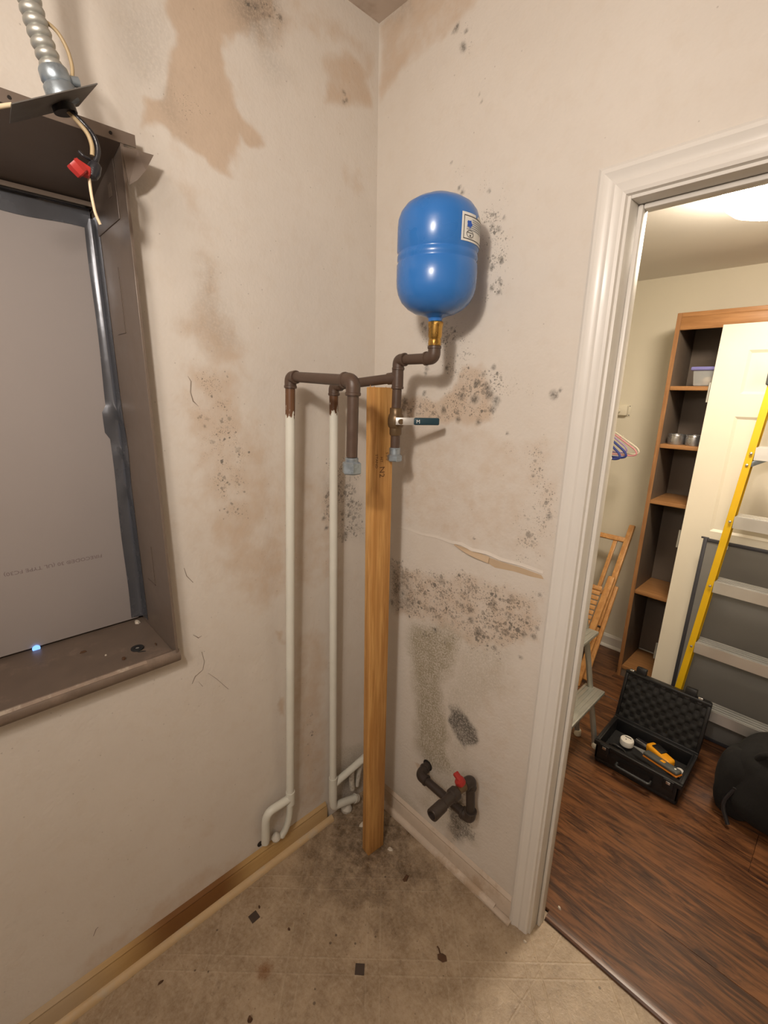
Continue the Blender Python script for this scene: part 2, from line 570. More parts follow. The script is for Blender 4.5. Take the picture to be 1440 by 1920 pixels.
def tag(o, label=None, cat=None, group=None, kind=None):
    for k, v in (('label', label), ('category', cat), ('group', group), ('kind', kind)):
        if v:
            o[k] = v
    return o

def thing(name, label, cat, loc, group=None):
    o = bpy.data.objects.new(name, None)
    o.empty_display_size = .05
    col.objects.link(o)
    o.location = loc
    OFF[o.name] = Vector(loc)
    return tag(o, label, cat, group)

def struct(o, label=None):
    return tag(o, label, None, None, 'structure')

def sroot(name, label, loc=(0, 0, 0)):
    o = bpy.data.objects.new(name, None)
    o.empty_display_size = .05
    col.objects.link(o)
    o.location = loc
    OFF[o.name] = Vector(loc)
    return tag(o, label, None, None, 'structure')

def lettering(name, text, size, M, mat, parent, depth=.0003):
    """flat lettering as a mesh of its own; M places the text plane (x right, y up)"""
    cu_ = bpy.data.curves.new(name, 'FONT')
    cu_.body = text
    cu_.size = size
    cu_.align_x = 'LEFT'
    cu_.extrude = depth
    cu_.resolution_u = 2
    tmp = bpy.data.objects.new(name, cu_)
    col.objects.link(tmp)
    dg = bpy.context.evaluated_depsgraph_get()
    me = bpy.data.meshes.new_from_object(tmp.evaluated_get(dg))
    bpy.data.objects.remove(tmp)
    off = OFF.get(parent.name, Vector((0, 0, 0)))
    me.transform(Matrix.Translation(-off) @ M)
    me.materials.clear()
    me.materials.append(MATS[mat])
    o = bpy.data.objects.new(name, me)
    col.objects.link(o)
    o.parent = parent
    return o

def frame(o, x, y):
    """matrix from an origin, an x axis and an approximate y axis"""
    x = Vector(x).normalized()
    z = x.cross(Vector(y)).normalized()
    y = z.cross(x)
    return Matrix(((x.x, y.x, z.x, o[0]), (x.y, y.y, z.y, o[1]), (x.z, y.z, z.z, o[2]), (0, 0, 0, 1)))

# ------------------------------------------------------------------ water marks, mould and a painted soft shadow (wall coordinates in metres: along wall, height)
STAINS_SHADE_LEFT = [
    ('t', 0.34, 0.09, [(-0.627, 1.685), (-0.453, 1.652), (-0.307, 1.437), (-0.143, 1.351), (-0.146, 0.968), (-0.402, 0.989), (-0.604, 1.054), (-0.685, 1.276), (-0.667, 1.467)]),
    ('t', 0.24, 0.09, [(-0.615, 2.352), (-0.419, 2.438), (-0.417, 2.25), (-0.493, 2.128), (-0.559, 1.955), (-0.477, 1.759), (-0.512, 1.677), (-0.615, 1.747), (-0.606, 1.979), (-0.636, 2.147)]),
    ('t', 0.85, 0.02, [(-0.593, 2.45), (-0.594, 2.347), (-0.619, 2.268), (-0.628, 2.227), (-0.662, 2.216), (-0.674, 2.171), (-0.612, 2.162), (-0.536, 2.158), (-0.469, 2.123), (-0.459, 2.225), (-0.43, 2.215), (-0.389, 2.235), (-0.392, 2.259), (-0.442, 2.284), (-0.472, 2.325), (-0.461, 2.39), (-0.391, 2.45), (-0.331, 2.517), (-0.335, 2.576)]),
    ('t', 0.45, 0.05, [(-0.452, 2.519), (-0.268, 2.609), (-0.135, 2.584), (-0.021, 2.569), (-0.009, 2.479), (-0.136, 2.527), (-0.27, 2.524), (-0.334, 2.443), (-0.393, 2.418)]),
    ('t', 0.65, 0.03, [(-0.198, 2.478), (-0.117, 2.517), (-0.036, 2.519), (-0.035, 2.425), (-0.118, 2.395), (-0.195, 2.374)]),
    ('t', 0.35, 0.03, [(-0.156, 2.262), (-0.088, 2.283), (-0.036, 2.216), (-0.118, 2.208)]),
    ('b', 0.5, 0.05, [(-0.426, 2.532), (-0.328, 2.58), (-0.339, 2.504), (-0.363, 2.446), (-0.405, 2.433), (-0.423, 2.465)]),
    ('b', 0.22, 0.05, [(-0.406, 2.423), (-0.356, 2.439), (-0.306, 2.401), (-0.337, 2.377), (-0.38, 2.392)]),
    ('m', 0.85, 0.04, [(-0.426, 2.522), (-0.306, 2.58), (-0.302, 2.51), (-0.376, 2.466), (-0.43, 2.472)]),
    ('m', 0.65, 0.05, [(-0.623, 2.276), (-0.565, 2.298), (-0.501, 2.273), (-0.514, 2.197), (-0.587, 2.188), (-0.629, 2.217)]),
    ('b', 0.22, 0.04, [(-0.635, 2.262), (-0.601, 2.275), (-0.579, 2.205), (-0.611, 2.175), (-0.635, 2.205)]),
    ('t', 0.6, 0.06, [(-0.566, 1.942), (-0.518, 1.88), (-0.49, 1.783), (-0.451, 1.679), (-0.555, 1.675), (-0.632, 1.77), (-0.633, 1.816), (-0.581, 1.847)]),  # soft streak beside the window: blurred shadow painted in tan
    ('b', 0.26, 0.07, [(-0.554, 1.933), (-0.526, 1.873), (-0.492, 1.751), (-0.55, 1.74), (-0.591, 1.798), (-0.572, 1.872)]),  # darker core of the same painted shadow streak
    ('t', 0.42, 0.07, [(-0.633, 2.177), (-0.585, 2.143), (-0.547, 2.014), (-0.535, 1.925), (-0.573, 1.941), (-0.606, 2.043)]),  # upper length of the streak, shadow put into the colour
    ('t', 0.5, 0.05, [(-0.621, 1.685), (-0.481, 1.692), (-0.445, 1.508), (-0.406, 1.46), (-0.427, 1.223), (-0.354, 1.208), (-0.363, 0.995), (-0.493, 0.984), (-0.538, 1.084), (-0.605, 1.229), (-0.63, 1.437), (-0.635, 1.597)]),
    ('t', 0.35, 0.02, [(-0.381, 1.443), (-0.31, 1.371), (-0.143, 1.351), (-0.146, 0.989), (-0.322, 1.02), (-0.402, 0.989), (-0.374, 1.195)]),
    ('m', 0.78, 0.05, [(-0.608, 1.686), (-0.511, 1.69), (-0.464, 1.465), (-0.485, 1.259), (-0.586, 1.278), (-0.62, 1.463), (-0.626, 1.622)]),
    ('m', 1, 0.04, [(-0.218, 1.446), (-0.143, 1.44), (-0.05, 1.378), (-0.048, 1.146), (-0.145, 1.117), (-0.226, 1.255)]),
    ('b', 0.18, 0.03, [(-0.23, 1.362), (-0.074, 1.38), (-0.047, 1.126), (-0.19, 1.175)]),
    ('m', 0.7, 0.04, [(-0.326, 0.556), (-0.252, 0.517), (-0.258, 0.262), (-0.301, 0.266), (-0.331, 0.403)]),
    ('t', 0.45, 0.04, [(-0.347, 0.875), (-0.207, 0.802), (-0.226, 0.089), (-0.341, 0.098), (-0.366, 0.239)]),
    ('t', 0.45, 0.012, [(-0.396, 0.912), (-0.375, 0.895), (-0.378, 0.819), (-0.4, 0.857)]),
    ('t', 0.5, 0.012, [(-0.409, 0.662), (-0.385, 0.64), (-0.389, 0.558), (-0.409, 0.579)]),
    ('m', 0.4, 0.06, [(-0.695, 1.021), (-0.579, 0.962), (-0.596, 0.736), (-0.713, 0.83)]),
    ('t', 0.42, 0.05, [(-0.602, 0.142), (-0.526, 0.123), (-0.489, 0.044), (-0.652, -0.024), (-0.851, 0.02), (-1.043, 0.047), (-1.131, 0.096), (-1.031, 0.136), (-0.866, 0.165), (-0.706, 0.187)]),
    ('t', 0.3, 0.05, [(-0.543, 0.161), (-0.477, 0.271), (-0.415, 0.249), (-0.387, 0.109), (-0.487, 0.068)]),
    ('t', 0.3, 0.05, [(-0.75, 0.43), (-0.658, 0.361), (-0.633, 0.234), (-0.742, 0.344)]),
    ('b', 0.15, 0.03, [(-0.697, 2.366), (-0.609, 2.408), (-0.611, 2.29), (-0.667, 2.249), (-0.694, 2.317)]),  # blurred conduit shadow painted as a grey patch
    ('o', 0.35, 0.02, [(-0.189, 0.316), (0.021, 0.189), (0.025, -0.036), (-0.152, 0.035), (-0.191, 0.142)]),
    ('b', 0.25, 0.03, [(-0.177, 0.184), (-0.008, 0.099), (-0.006, -0.071), (-0.124, -0.012)]),
]
STAINS_RIGHT = [
    ('t', 0.55, 0.03, [(-0.006, 2.623), (0.158, 2.663), (0.346, 2.571), (0.337, 2.506), (0.128, 2.507), (0.079, 2.466), (0.014, 2.452)]),
    ('b', 0.2, 0.02, [(-0.025, 2.668), (0.121, 2.659), (0.133, 2.609), (0.063, 2.605), (-0.001, 2.624)]),
    ('t', 0.2, 0.05, [(0.032, 2.218), (0.111, 2.198), (0.125, 1.852), (0.041, 1.859)]),
    ('m', 0.6, 0.03, [(0.268, 2.526), (0.338, 2.495), (0.346, 2.429), (0.294, 2.445)]),
    ('m', 0.5, 0.05, [(0.264, 2.257), (0.394, 2.206), (0.477, 2.116), (0.49, 1.989), (0.387, 2.104), (0.28, 2.167)]),
    ('m', 0.9, 0.04, [(0.387, 2.104), (0.458, 2.087), (0.492, 2.0), (0.479, 1.87), (0.416, 1.865), (0.397, 1.981)]),
    ('m', 0.75, 0.03, [(0.18, 1.862), (0.358, 1.831), (0.42, 1.719), (0.336, 1.634), (0.206, 1.77)]),
    ('t', 0.58, 0.02, [(0.127, 1.613), (0.235, 1.624), (0.336, 1.641), (0.368, 1.706), (0.429, 1.712), (0.479, 1.623), (0.478, 1.553), (0.42, 1.52), (0.343, 1.544), (0.218, 1.552), (0.137, 1.564)]),
    ('m', 0.95, 0.04, [(0.111, 1.613), (0.235, 1.632), (0.335, 1.649), (0.385, 1.72), (0.473, 1.691), (0.504, 1.623), (0.478, 1.553), (0.381, 1.546), (0.239, 1.561), (0.125, 1.555)]),
    ('m', 0.55, 0.06, [(0.386, 1.706), (0.519, 1.703), (0.641, 1.639), (0.632, 1.602), (0.499, 1.589)]),
    ('t', 0.31, 0.03, [(0.148, 1.564), (0.362, 1.545), (0.48, 1.532), (0.656, 1.52), (0.658, 1.615), (0.677, 1.566), (0.677, 1.228), (0.465, 1.2), (0.163, 1.213), (0.12, 1.353)]),
    ('m', 0.85, 0.07, [(0.507, 1.513), (0.65, 1.513), (0.682, 1.301), (0.65, 1.205), (0.597, 1.189), (0.56, 1.302), (0.587, 1.424)]),
    ('t', 0.35, 0.03, [(0.601, 1.296), (0.663, 1.462), (0.672, 1.327), (0.664, 1.21)]),
    ('t', 0.48, 0.03, [(0.113, 1.045), (0.312, 1.077), (0.544, 1.125), (0.667, 1.12), (0.675, 0.981), (0.567, 0.897), (0.453, 0.881), (0.277, 0.883), (0.12, 0.85)]),
    ('m', 1, 0.05, [(0.09, 1.079), (0.243, 1.084), (0.473, 1.111), (0.665, 1.135), (0.676, 0.998), (0.568, 0.88), (0.452, 0.899), (0.277, 0.883), (0.111, 0.858)]),
    ('m', 0.7, 0.05, [(0.177, 0.883), (0.409, 0.918), (0.6, 0.913), (0.638, 0.88), (0.496, 0.846), (0.257, 0.813)]),
    ('b', 0.5, 0.05, [(0.092, 1.039), (0.172, 1.013), (0.213, 0.938), (0.177, 0.904), (0.11, 0.879)]),
    ('o', 0.95, 0.035, [(0.21, 0.855), (0.431, 0.908), (0.396, 0.816), (0.362, 0.658), (0.412, 0.433), (0.449, 0.393), (0.31, 0.315), (0.267, 0.38), (0.221, 0.625)]),
    ('o', 0.35, 0.05, [(0.411, 0.9), (0.6, 0.913), (0.594, 0.804), (0.49, 0.69), (0.489, 0.443), (0.404, 0.382), (0.384, 0.67)]),
    ('t', 0.23, 0.06, [(0.432, 0.89), (0.642, 0.916), (0.666, 0.452), (0.51, 0.193), (0.448, 0.414), (0.47, 0.678)]),
    ('b', 0.85, 0.012, [(0.406, 0.615), (0.443, 0.639), (0.497, 0.604), (0.511, 0.559), (0.473, 0.505), (0.44, 0.516), (0.405, 0.558)]),
    ('b', 0.7, 0.02, [(0.41, 0.226), (0.473, 0.322), (0.49, 0.211), (0.511, 0.171), (0.459, 0.106), (0.416, 0.136)]),
    ('m', 0.9, 0.03, [(0.388, 0.256), (0.496, 0.362), (0.534, 0.168), (0.426, 0.071)]),
    ('t', 0.62, 0.008, [(0.25, 0.296), (0.309, 0.322), (0.306, 0.289), (0.272, 0.239)]),
    ('o', 0.4, 0.03, [(0.31, 0.315), (0.489, 0.443), (0.534, 0.168), (0.372, 0.123), (0.266, 0.135)]),
    ('o', 0.3, 0.02, [(0.136, 0.112), (0.21, 0.117), (0.296, 0.084), (0.242, 0.039), (0.147, 0.068)]),
]
SPOTS_LEFT = [(-0.404, 2.496, 0.0112), (-0.388, 2.496, 0.0113), (-0.369, 2.492, 0.0094), (-0.353, 2.499, 0.0076), (-0.321, 2.506, 0.0096), (-0.127, 2.429, 0.006), (-0.118, 2.417, 0.006), (-0.127, 2.41, 0.0059), (-0.218, 1.232, 0.0088), (-0.109, 1.226, 0.0092), (-0.207, 1.197, 0.0089), (-0.126, 1.162, 0.0093), (-0.097, 1.271, 0.0074), (-0.121, 1.327, 0.0072), (-0.144, 1.297, 0.0072), (-0.078, 1.182, 0.0075), (-0.2, 1.269, 0.0071)]
SPOTS_RIGHT = [(0.284, 2.506, 0.0096), (0.306, 2.459, 0.0113), (0.315, 2.486, 0.0057), (0.276, 2.503, 0.0058), (0.363, 2.34, 0.0035), (0.372, 2.323, 0.0035), (0.288, 2.22, 0.0053), (0.319, 2.155, 0.0051), (0.414, 2.123, 0.0049), (0.329, 2.143, 0.0068), (0.411, 1.624, 0.0139), (0.367, 1.629, 0.0126), (0.458, 1.636, 0.0151), (0.48, 1.62, 0.0135), (0.45, 1.653, 0.0106), (0.43, 1.563, 0.0107), (0.358, 1.566, 0.0095), (0.302, 1.591, 0.0097), (0.144, 1.609, 0.0122), (0.14, 1.591, 0.0105), (0.224, 1.635, 0.0084), (0.472, 1.598, 0.0105), (0.413, 1.666, 0.0108), (0.443, 1.661, 0.0091), (0.639, 1.638, 0.0112), (0.654, 1.649, 0.0056), (0.523, 1.539, 0.0044), (0.607, 1.438, 0.0043), (0.663, 1.342, 0.0086), (0.653, 1.376, 0.0043), (0.441, 1.226, 0.0032), (0.13, 0.953, 0.0135), (0.161, 0.955, 0.0133), (0.142, 0.977, 0.0114), (0.11, 0.9, 0.0158), (0.188, 0.939, 0.0114), (0.446, 1.0, 0.0102), (0.452, 0.969, 0.0102), (0.479, 0.934, 0.012), (0.417, 1.002, 0.0085), (0.317, 0.926, 0.0072), (0.315, 0.877, 0.0092), (0.576, 0.978, 0.0082), (0.626, 0.992, 0.008), (0.657, 1.001, 0.0095), (0.665, 1.028, 0.0063), (0.543, 0.913, 0.0084), (0.628, 0.921, 0.0066), (0.662, 1.126, 0.0061), (0.569, 1.035, 0.0048), (0.571, 1.078, 0.0048), (0.561, 0.956, 0.005), (0.427, 2.042, 0.0064), (0.448, 2.032, 0.0063), (0.436, 1.95, 0.0063), (0.462, 1.887, 0.0077), (0.468, 1.909, 0.0061), (0.44, 1.9, 0.0078), (0.463, 1.958, 0.0062), (0.461, 2.055, 0.0048), (0.644, 1.637, 0.0084), (0.309, 2.455, 0.0094), (0.231, 1.709, 0.0084), (0.229, 1.694, 0.0067), (0.207, 1.833, 0.0068), (0.22, 1.82, 0.0068), (0.319, 1.812, 0.0049), (0.308, 1.707, 0.0065), (0.462, 1.707, 0.0076), (0.433, 1.688, 0.0076)]

def fbm(u, v, cell, octaves=4, seed=1):
    rs = np.random.RandomState(seed)
    out = np.zeros_like(u)
    amp, tot = 1.0, 0.0
    for o in range(octaves):
        g = rs.rand(128, 128)
        x, y = u / cell, v / cell
        i, j = np.floor(x).astype(int), np.floor(y).astype(int)
        fx, fy = x - i, y - j
        fx, fy = fx * fx * (3 - 2 * fx), fy * fy * (3 - 2 * fy)
        i0, j0, i1, j1 = i % 128, j % 128, (i + 1) % 128, (j + 1) % 128
        out += amp * ((g[i0, j0] * (1 - fx) + g[i1, j0] * fx) * (1 - fy) + (g[i0, j1] * (1 - fx) + g[i1, j1] * fx) * fy)
        tot += amp
        amp *= .55
        cell *= .5
    return out / tot

def poly_sd(u, v, poly):
    d = np.full(u.shape, 9.0)
    ins = np.zeros(u.shape, bool)
    n = len(poly)
    for k in range(n):
        (ax, ay), (bx, by) = poly[k], poly[(k + 1) % n]
        ex, ey = bx - ax, by - ay
        t = np.clip(((u - ax) * ex + (v - ay) * ey) / (ex * ex + ey * ey + 1e-12), 0, 1)
        d = np.minimum(d, np.hypot(u - ax - t * ex, v - ay - t * ey))
        if ay != by:
            ins ^= ((ay > v) != (by > v)) & (u < (bx - ax) * (v - ay) / (by - ay) + ax)
    return np.where(ins, d, -d)

def stain_shade_values(u, v, stains_shade, spots):
    col4 = np.zeros((len(u), 4), np.float32)
    wu = u + (fbm(u + 5, v + 3, .09, 4, 3) - .5) * .07
    wv = v + (fbm(u + 9, v + 7, .09, 4, 4) - .5) * .07
    nz = fbm(u + 2, v + 2, .05, 4, 6)
    for ch, st, edge, poly in stains_shade:
        sd = poly_sd(wu, wv, poly)
        m = np.clip(sd / (2 * edge) + .5, 0, 1)
        m = m * m * (3 - 2 * m) * st
        if ch in 'tb':
            m = m * (.7 + .6 * nz)
        k = 'tmob'.index(ch)
        col4[:, k] = np.maximum(col4[:, k], m)
    fine_u = u + (fbm(u + 5, v + 3, .012, 3, 8) - .5) * .010
    fine_v = v + (fbm(u + 9, v + 7, .012, 3, 9) - .5) * .010
    for a, b, r in spots:
        m = np.clip(1.25 - np.hypot(fine_u - a, fine_v - b) / r, 0, 1) * .8
        col4[:, 3] = np.maximum(col4[:, 3], m)
    return col4

def wall_grid(name, us, vs, place, hole, stains_shade, spots, mat):
    us, vs = np.array(us), np.array(vs)
    U, V = np.meshgrid(us, vs, indexing='ij')
    u, v = U.ravel(), V.ravel()
    nv = len(vs)
    verts = place(u, v)
    i, j = np.meshgrid(np.arange(len(us) - 1), np.arange(nv - 1), indexing='ij')
    i, j = i.ravel(), j.ravel()
    cu_, cv_ = (us[i] + us[i + 1]) / 2, (vs[j] + vs[j + 1]) / 2
    keep = ~((cu_ > hole[0]) & (cu_ < hole[1]) & (cv_ > hole[2]) & (cv_ < hole[3]))
    i, j = i[keep], j[keep]
    faces = np.stack([i * nv + j, (i + 1) * nv + j, (i + 1) * nv + j + 1, i * nv + j + 1], 1)
    me = bpy.data.meshes.new(name)
    me.vertices.add(len(u))
    me.vertices.foreach_set('co', verts.astype(np.float32).ravel())
    me.loops.add(faces.size)
    me.loops.foreach_set('vertex_index', faces.astype(np.int32).ravel())
    me.polygons.add(len(faces))
    me.polygons.foreach_set('loop_start', np.arange(0, faces.size, 4, dtype=np.int32))
    me.update(calc_edges=True)
    me.validate()
    a = me.attributes.new('stain', 'FLOAT_COLOR', 'POINT')
    a.data.foreach_set('color', stain_shade_values(u, v, stains_shade, spots).ravel())
    me.materials.append(MATS[mat])
    for p in me.polygons:
        p.use_smooth = True
    o = bpy.data.objects.new(name, me)
    col.objects.link(o)
    OFF[o.name] = Vector((0, 0, 0))
    return struct(o)

H = 2.64          # utility room ceiling
HC = 2.272        # closet ceiling
YW = 1.93         # closet far wall
JX = .757         # door opening left face
JX2 = 1.525
JZ = 2.022        # door opening head
WY = -.728        # window opening right face
WY2 = -1.60
WZ0, WZ1 = .945, 2.110
BX = -.238        # plane of the gypsum board in the window

def span(a, b, step):
    n = max(1, int(round((b - a) / step)))
    return [a + (b - a) * k / n for k in range(n + 1)]

def joined(*parts):
    out = []
    for p in parts:
        out += p if not out else p[1:]
    return out

STEP = .0042
zs = joined(span(0, WZ0, STEP), span(WZ0, WZ1, STEP), span(WZ1, H, STEP))
ys = joined([-2.35, WY2], span(WY2, -1.18, .06), span(-1.18, WY, STEP), span(WY, 0, STEP))
wl = wall_grid('wall_left', ys, zs, lambda u, v: np.stack([np.zeros_like(u), u, v], 1), (WY2, WY, WZ0, WZ1), STAINS_SHADE_LEFT, SPOTS_LEFT, 'paint_left')
tag(wl, 'stained off-white wall with the boarded-up window in it')
zs = joined(span(0, JZ + .015, STEP), span(JZ + .015, H, STEP))
xs = joined(span(0, JX - .015, STEP), span(JX - .015, JX2 + .015, .02), [JX2 + .015, 2.45])
wr = wall_grid('wall_right', xs, zs, lambda u, v: np.stack([u, np.zeros_like(u), v], 1), (JX - .015, JX2 + .015, -1, JZ + .015), STAINS_RIGHT, SPOTS_RIGHT, 'paint_right')
tag(wr, 'mould-spotted wall with the doorway and the blue tank')

def plain(name, lo, hi, mat, label=None):
    return struct(MB().box(lo, hi).build(name, mat, smooth=False), label)
plain('wall_back', (0, -2.43, 0), (2.45, -2.35, H), 'paint_plain')
plain('wall_side', (2.45, -2.43, 0), (2.53, .05, H), 'paint_plain')
plain('ceiling', (-.03, -2.43, H), (2.53, .03, H + .05), 'ceiling_stained', 'stained ceiling meeting the corner above the pipes')
plain('floor', (-.3, -2.43, -.05), (2.53, .100, 0), 'vinyl', 'dirty beige sheet vinyl floor of the utility room')

# wall seam tape in the corner (a soft ridge) and the open paint crack under the mould
crack = MB()
pts = [(.126, 1.190), (.18, 1.192), (.24, 1.190), (.30, 1.196), (.36, 1.193), (.40, 1.198), (.44, 1.190), (.49, 1.194), (.54, 1.188), (.60, 1.191), (.664, 1.187)]
lift = [.0003, .0006, .001, .0014, .002, .003, .005, .0045, .003, .0025, .0006]
drop = [.004, .005, .006, .008, .010, .016, .026, .030, .026, .024, .010]
vs, fs = [], []
for (x, z), l, d in zip(pts, lift, drop):
    vs += [(x, -.0003, z + .007), (x, -l * .45 - .0004, z + .002), (x, -l - .0004, z - .001), (x, -l - .0012, z - .0013)]
for k in range(len(pts) - 1):
    for j in range(3):
        fs.append((4 * k + j, 4 * k + j + 1, 4 * k + j + 5, 4 * k + j + 4))
crack.add(vs, fs)
tag(crack.build('paint_flap', 'paint_flake', wr, angle=60), 'lifted lip of paint above the crack')
bare = MB()
bp = [(.42, 1.187), (.47, 1.186), (.53, 1.183), (.60, 1.184), (.66, 1.181), (.668, 1.172), (.63, 1.168), (.58, 1.167), (.52, 1.160), (.47, 1.173)]
bare.extrude([(x, -.0003, z) for x, z in bp], (0, -.0006, 0))
tag(bare.build('bare_paper', 'raw_paper', wr, smooth=False), 'bare tan paper under the torn paint')
curl = MB()
cv, cfs = [], []
for k in range(9):
    t = k / 8
    x, z0 = .375 + .125 * t, 1.193 - .006 * t
    wd = .002 + .017 * t
    for j in range(5):
        s = j / 4
        cv.append((x, -.0015 - .014 * math.sin(s * 1.4) * (.3 + .7 * math.sin(math.pi * t)), z0 - wd * s))
for k in range(8):
    for j in range(4):
        cfs.append((5 * k + j, 5 * k + j + 1, 5 * k + j + 6, 5 * k + j + 5))
curl.add(cv, cfs)
tag(curl.build('curled_flake', 'raw_paper', wr, angle=70), 'flake of paint curling off the wall')

# hairline cracks in the paint beside and below the window
CRACKS = [[(-0.6197, 1.6667), (-0.613, 1.6543), (-0.6166, 1.6288), (-0.612, 1.6069), (-0.5997, 1.5939)], [(-0.6736, 1.1772), (-0.6688, 1.1531), (-0.6538, 1.1303)], [(-0.6671, 0.978), (-0.6536, 0.9629), (-0.6443, 0.966)], [(-0.6484, 0.9171), (-0.6435, 0.8842), (-0.6502, 0.8594), (-0.6724, 0.8487), (-0.6831, 0.8295)], [(-0.636, 0.8425), (-0.6144, 0.8148), (-0.5803, 0.762)], [(-0.6651, 0.8279), (-0.6546, 0.8071)], [(-1.0049, 0.1965), (-0.9965, 0.2133), (-0.9912, 0.2156)]]
for k, line in enumerate(CRACKS):
    n = len(line)
    up_, dn_ = [], []
    for i, (yy, zz) in enumerate(line):
        (ya, za), (yb, zb_) = line[max(0, i - 1)], line[min(n - 1, i + 1)]
        ty, tz_ = yb - ya, zb_ - za
        ln = math.hypot(ty, tz_) or 1
        wd = (.0005, .0011, .0009, .0014, .0006)[(i + k) % 5] * (.5 if i in (0, n - 1) else 1)
        up_.append((.0004, yy - tz_ / ln * wd, zz + ty / ln * wd))
        dn_.append((.0004, yy + tz_ / ln * wd, zz - ty / ln * wd))
    MB().extrude(up_ + dn_[::-1], (.0003, 0, 0)).build('hairline_crack', 'crack_line', wl, smooth=False)

# ------------------------------------------------------------------ baseboards
bl = sroot('baseboard_left', 'water-stained bare wood baseboard under the window wall', (0, -1.2, 0))
prof = [(.0005, 0), (.013, 0), (.013, .060), (.009, .070), (.010, .076), (.0005, .088)]
MB().sweep(prof, (0, -2.34, 0), (0, -.232, 0), (1, 0, 0), (0, 0, 1)).build('board', 'baseboard_wood', bl, angle=25)
q = [(.0135, .0005)] + [(.0135 + .017 * math.cos(a), .0005 + .019 * math.sin(a)) for a in np.linspace(0, math.pi / 2, 7)]
MB().sweep(q, (0, -2.34, 0), (0, -.212, 0), (1, 0, 0), (0, 0, 1)).build('shoe_moulding', 'moulding_wood', bl, angle=25)
br = sroot('baseboard_right', 'painted baseboard with a loose shoe moulding under the pipes', (.4, 0, 0))
MB().sweep([(o, u * .97) for o, u in prof], (.013, 0, 0), (.692, 0, 0), (0, -1, 0), (0, 0, 1)).build('board', 'trim_dirty', br, angle=25)
MB().sweep(q, (.035, 0, 0), (.64, 0, 0), (0, -1, 0), (0, 0, 1)).build('shoe_moulding', 'trim_dirty', br, angle=25)
MB().extrude([(.565, -.0135, .0005), (.70, -.0135, .0005), (.70, -.034, .0005), (.58, -.030, .0005)], (0, 0, .010)).build('broken_moulding', 'trim_dirty', br, bevel=.002)

# ------------------------------------------------------------------ door casing
t1 = sroot('trim_1', 'white moulded door casing and jamb around the closet doorway', (JX, 0, 0))
cp = [(0, 0), (.013, 0), (.0165, .006), (.0165, .013), (.0125, .020), (.0110, .030), (.0125, .036), (.0105, .042), (.0105, .052), (.008, .058), (0, .060)]  # (proud, across from outer edge)
def casing_run(name, a, b, across, a_in, b_in):
    """mitred length of casing on the wall face; a, b outer-edge ends, shifted inward at the mitre"""
    m = MB()
    A, B, ac = Vector(a), Vector(b), Vector(across)
    n = len(cp)
    va = [A + Vector(a_in) * w_ + ac * w_ + Vector((0, -o, 0)) for o, w_ in cp]
    vb = [B + Vector(b_in) * w_ + ac * w_ + Vector((0, -o, 0)) for o, w_ in cp]
    m.add(va + vb, [tuple(range(n))[::-1], tuple(range(n, 2 * n))] + [(i, (i + 1) % n, n + (i + 1) % n, n + i) for i in range(n)])
    return m.build(name, 'trim_white', t1, angle=22)
CX, CZ = JX - .066, JZ + .066
casing_run('casing_leg', (CX, -.0005, 0), (CX, -.0005, CZ), (1, 0, 0), (0, 0, 0), (0, 0, -1))
casing_run('casing_head', (CX, -.0005, CZ), (JX2 + .066, -.0005, CZ), (0, 0, -1), (1, 0, 0), (-1, 0, 0))
casing_run('casing_leg', (JX2 + .066, -.0005, 0), (JX2 + .066, -.0005, CZ), (-1, 0, 0), (0, 0, 0), (0, 0, -1))
JD = .092
MB().box((JX - .016, -.0005, 0), (JX, JD, JZ + .016)).build('jamb_side', 'trim_white', t1, bevel=.0015)
MB().box((JX2, -.0005, 0), (JX2 + .016, JD, JZ + .016)).build('jamb_side', 'trim_white', t1, bevel=.0015)
MB().box((JX, -.0005, JZ), (JX2, JD, JZ + .016)).build('jamb_head', 'trim_white', t1, bevel=.0015)
MB().box((JX, .040, 0), (JX + .011, .070, JZ)).build('door_stop', 'trim_white', t1, bevel=.004)
MB().box((JX2 - .011, .040, 0), (JX2, .070, JZ)).build('door_stop', 'trim_white', t1, bevel=.004)
MB().box((JX + .011, .040, JZ - .011), (JX2 - .011, .070, JZ)).build('door_stop', 'trim_white', t1, bevel=.004)
for x0, x1 in ((CX + .003, JX - .008), (JX2 + .008, JX2 + .062)):
    MB().box((x0, JD - .0005, 0), (x1, JD + .014, CZ)).build('closet_casing', 'trim_white', t1, bevel=.003)
MB().box((CX + .003, JD - .0005, JZ + .008), (JX2 + .062, JD + .014, CZ)).build('closet_casing_head', 'trim_white', t1, bevel=.003)

# closet shell
wc = MB()
for lo, hi in (((-.40, .082, 0), (JX - .016, JD - .001, HC)), ((JX2 + .016, .082, 0), (2.0, JD - .001, HC)), ((JX - .016, .082, JZ + .016), (JX2 + .016, JD - .001, HC))):
    wc.box(lo, hi)
struct(wc.build('wall_closet_front', 'paint_cream', smooth=False), 'closet side of the doorway wall')
plain('wall_closet_back', (-.46, YW, 0), (2.06, YW + .06, HC), 'paint_cream', 'cream wall behind the bookcase and hangers')
plain('wall_closet_left', (-.46, .082, 0), (-.40, YW, HC), 'paint_cream')
plain('wall_closet_right', (2.0, .082, 0), (2.06, YW, HC), 'paint_cream')
plain('ceiling_closet', (-.46, .082, HC), (2.06, YW + .06, HC + .05), 'ceiling_white', 'closet ceiling with the lit round lamp')
bb = sroot('baseboard_back', 'white baseboard along the closet back wall', (.1, YW, 0))
MB().sweep([(.0005, 0), (.013, 0), (.013, .070), (.006, .084), (.0005, .086)], (-.39, YW, .012), (.42, YW, .012), (0, -1, 0), (0, 0, 1)).build('board', 'trim_white', bb, angle=25)
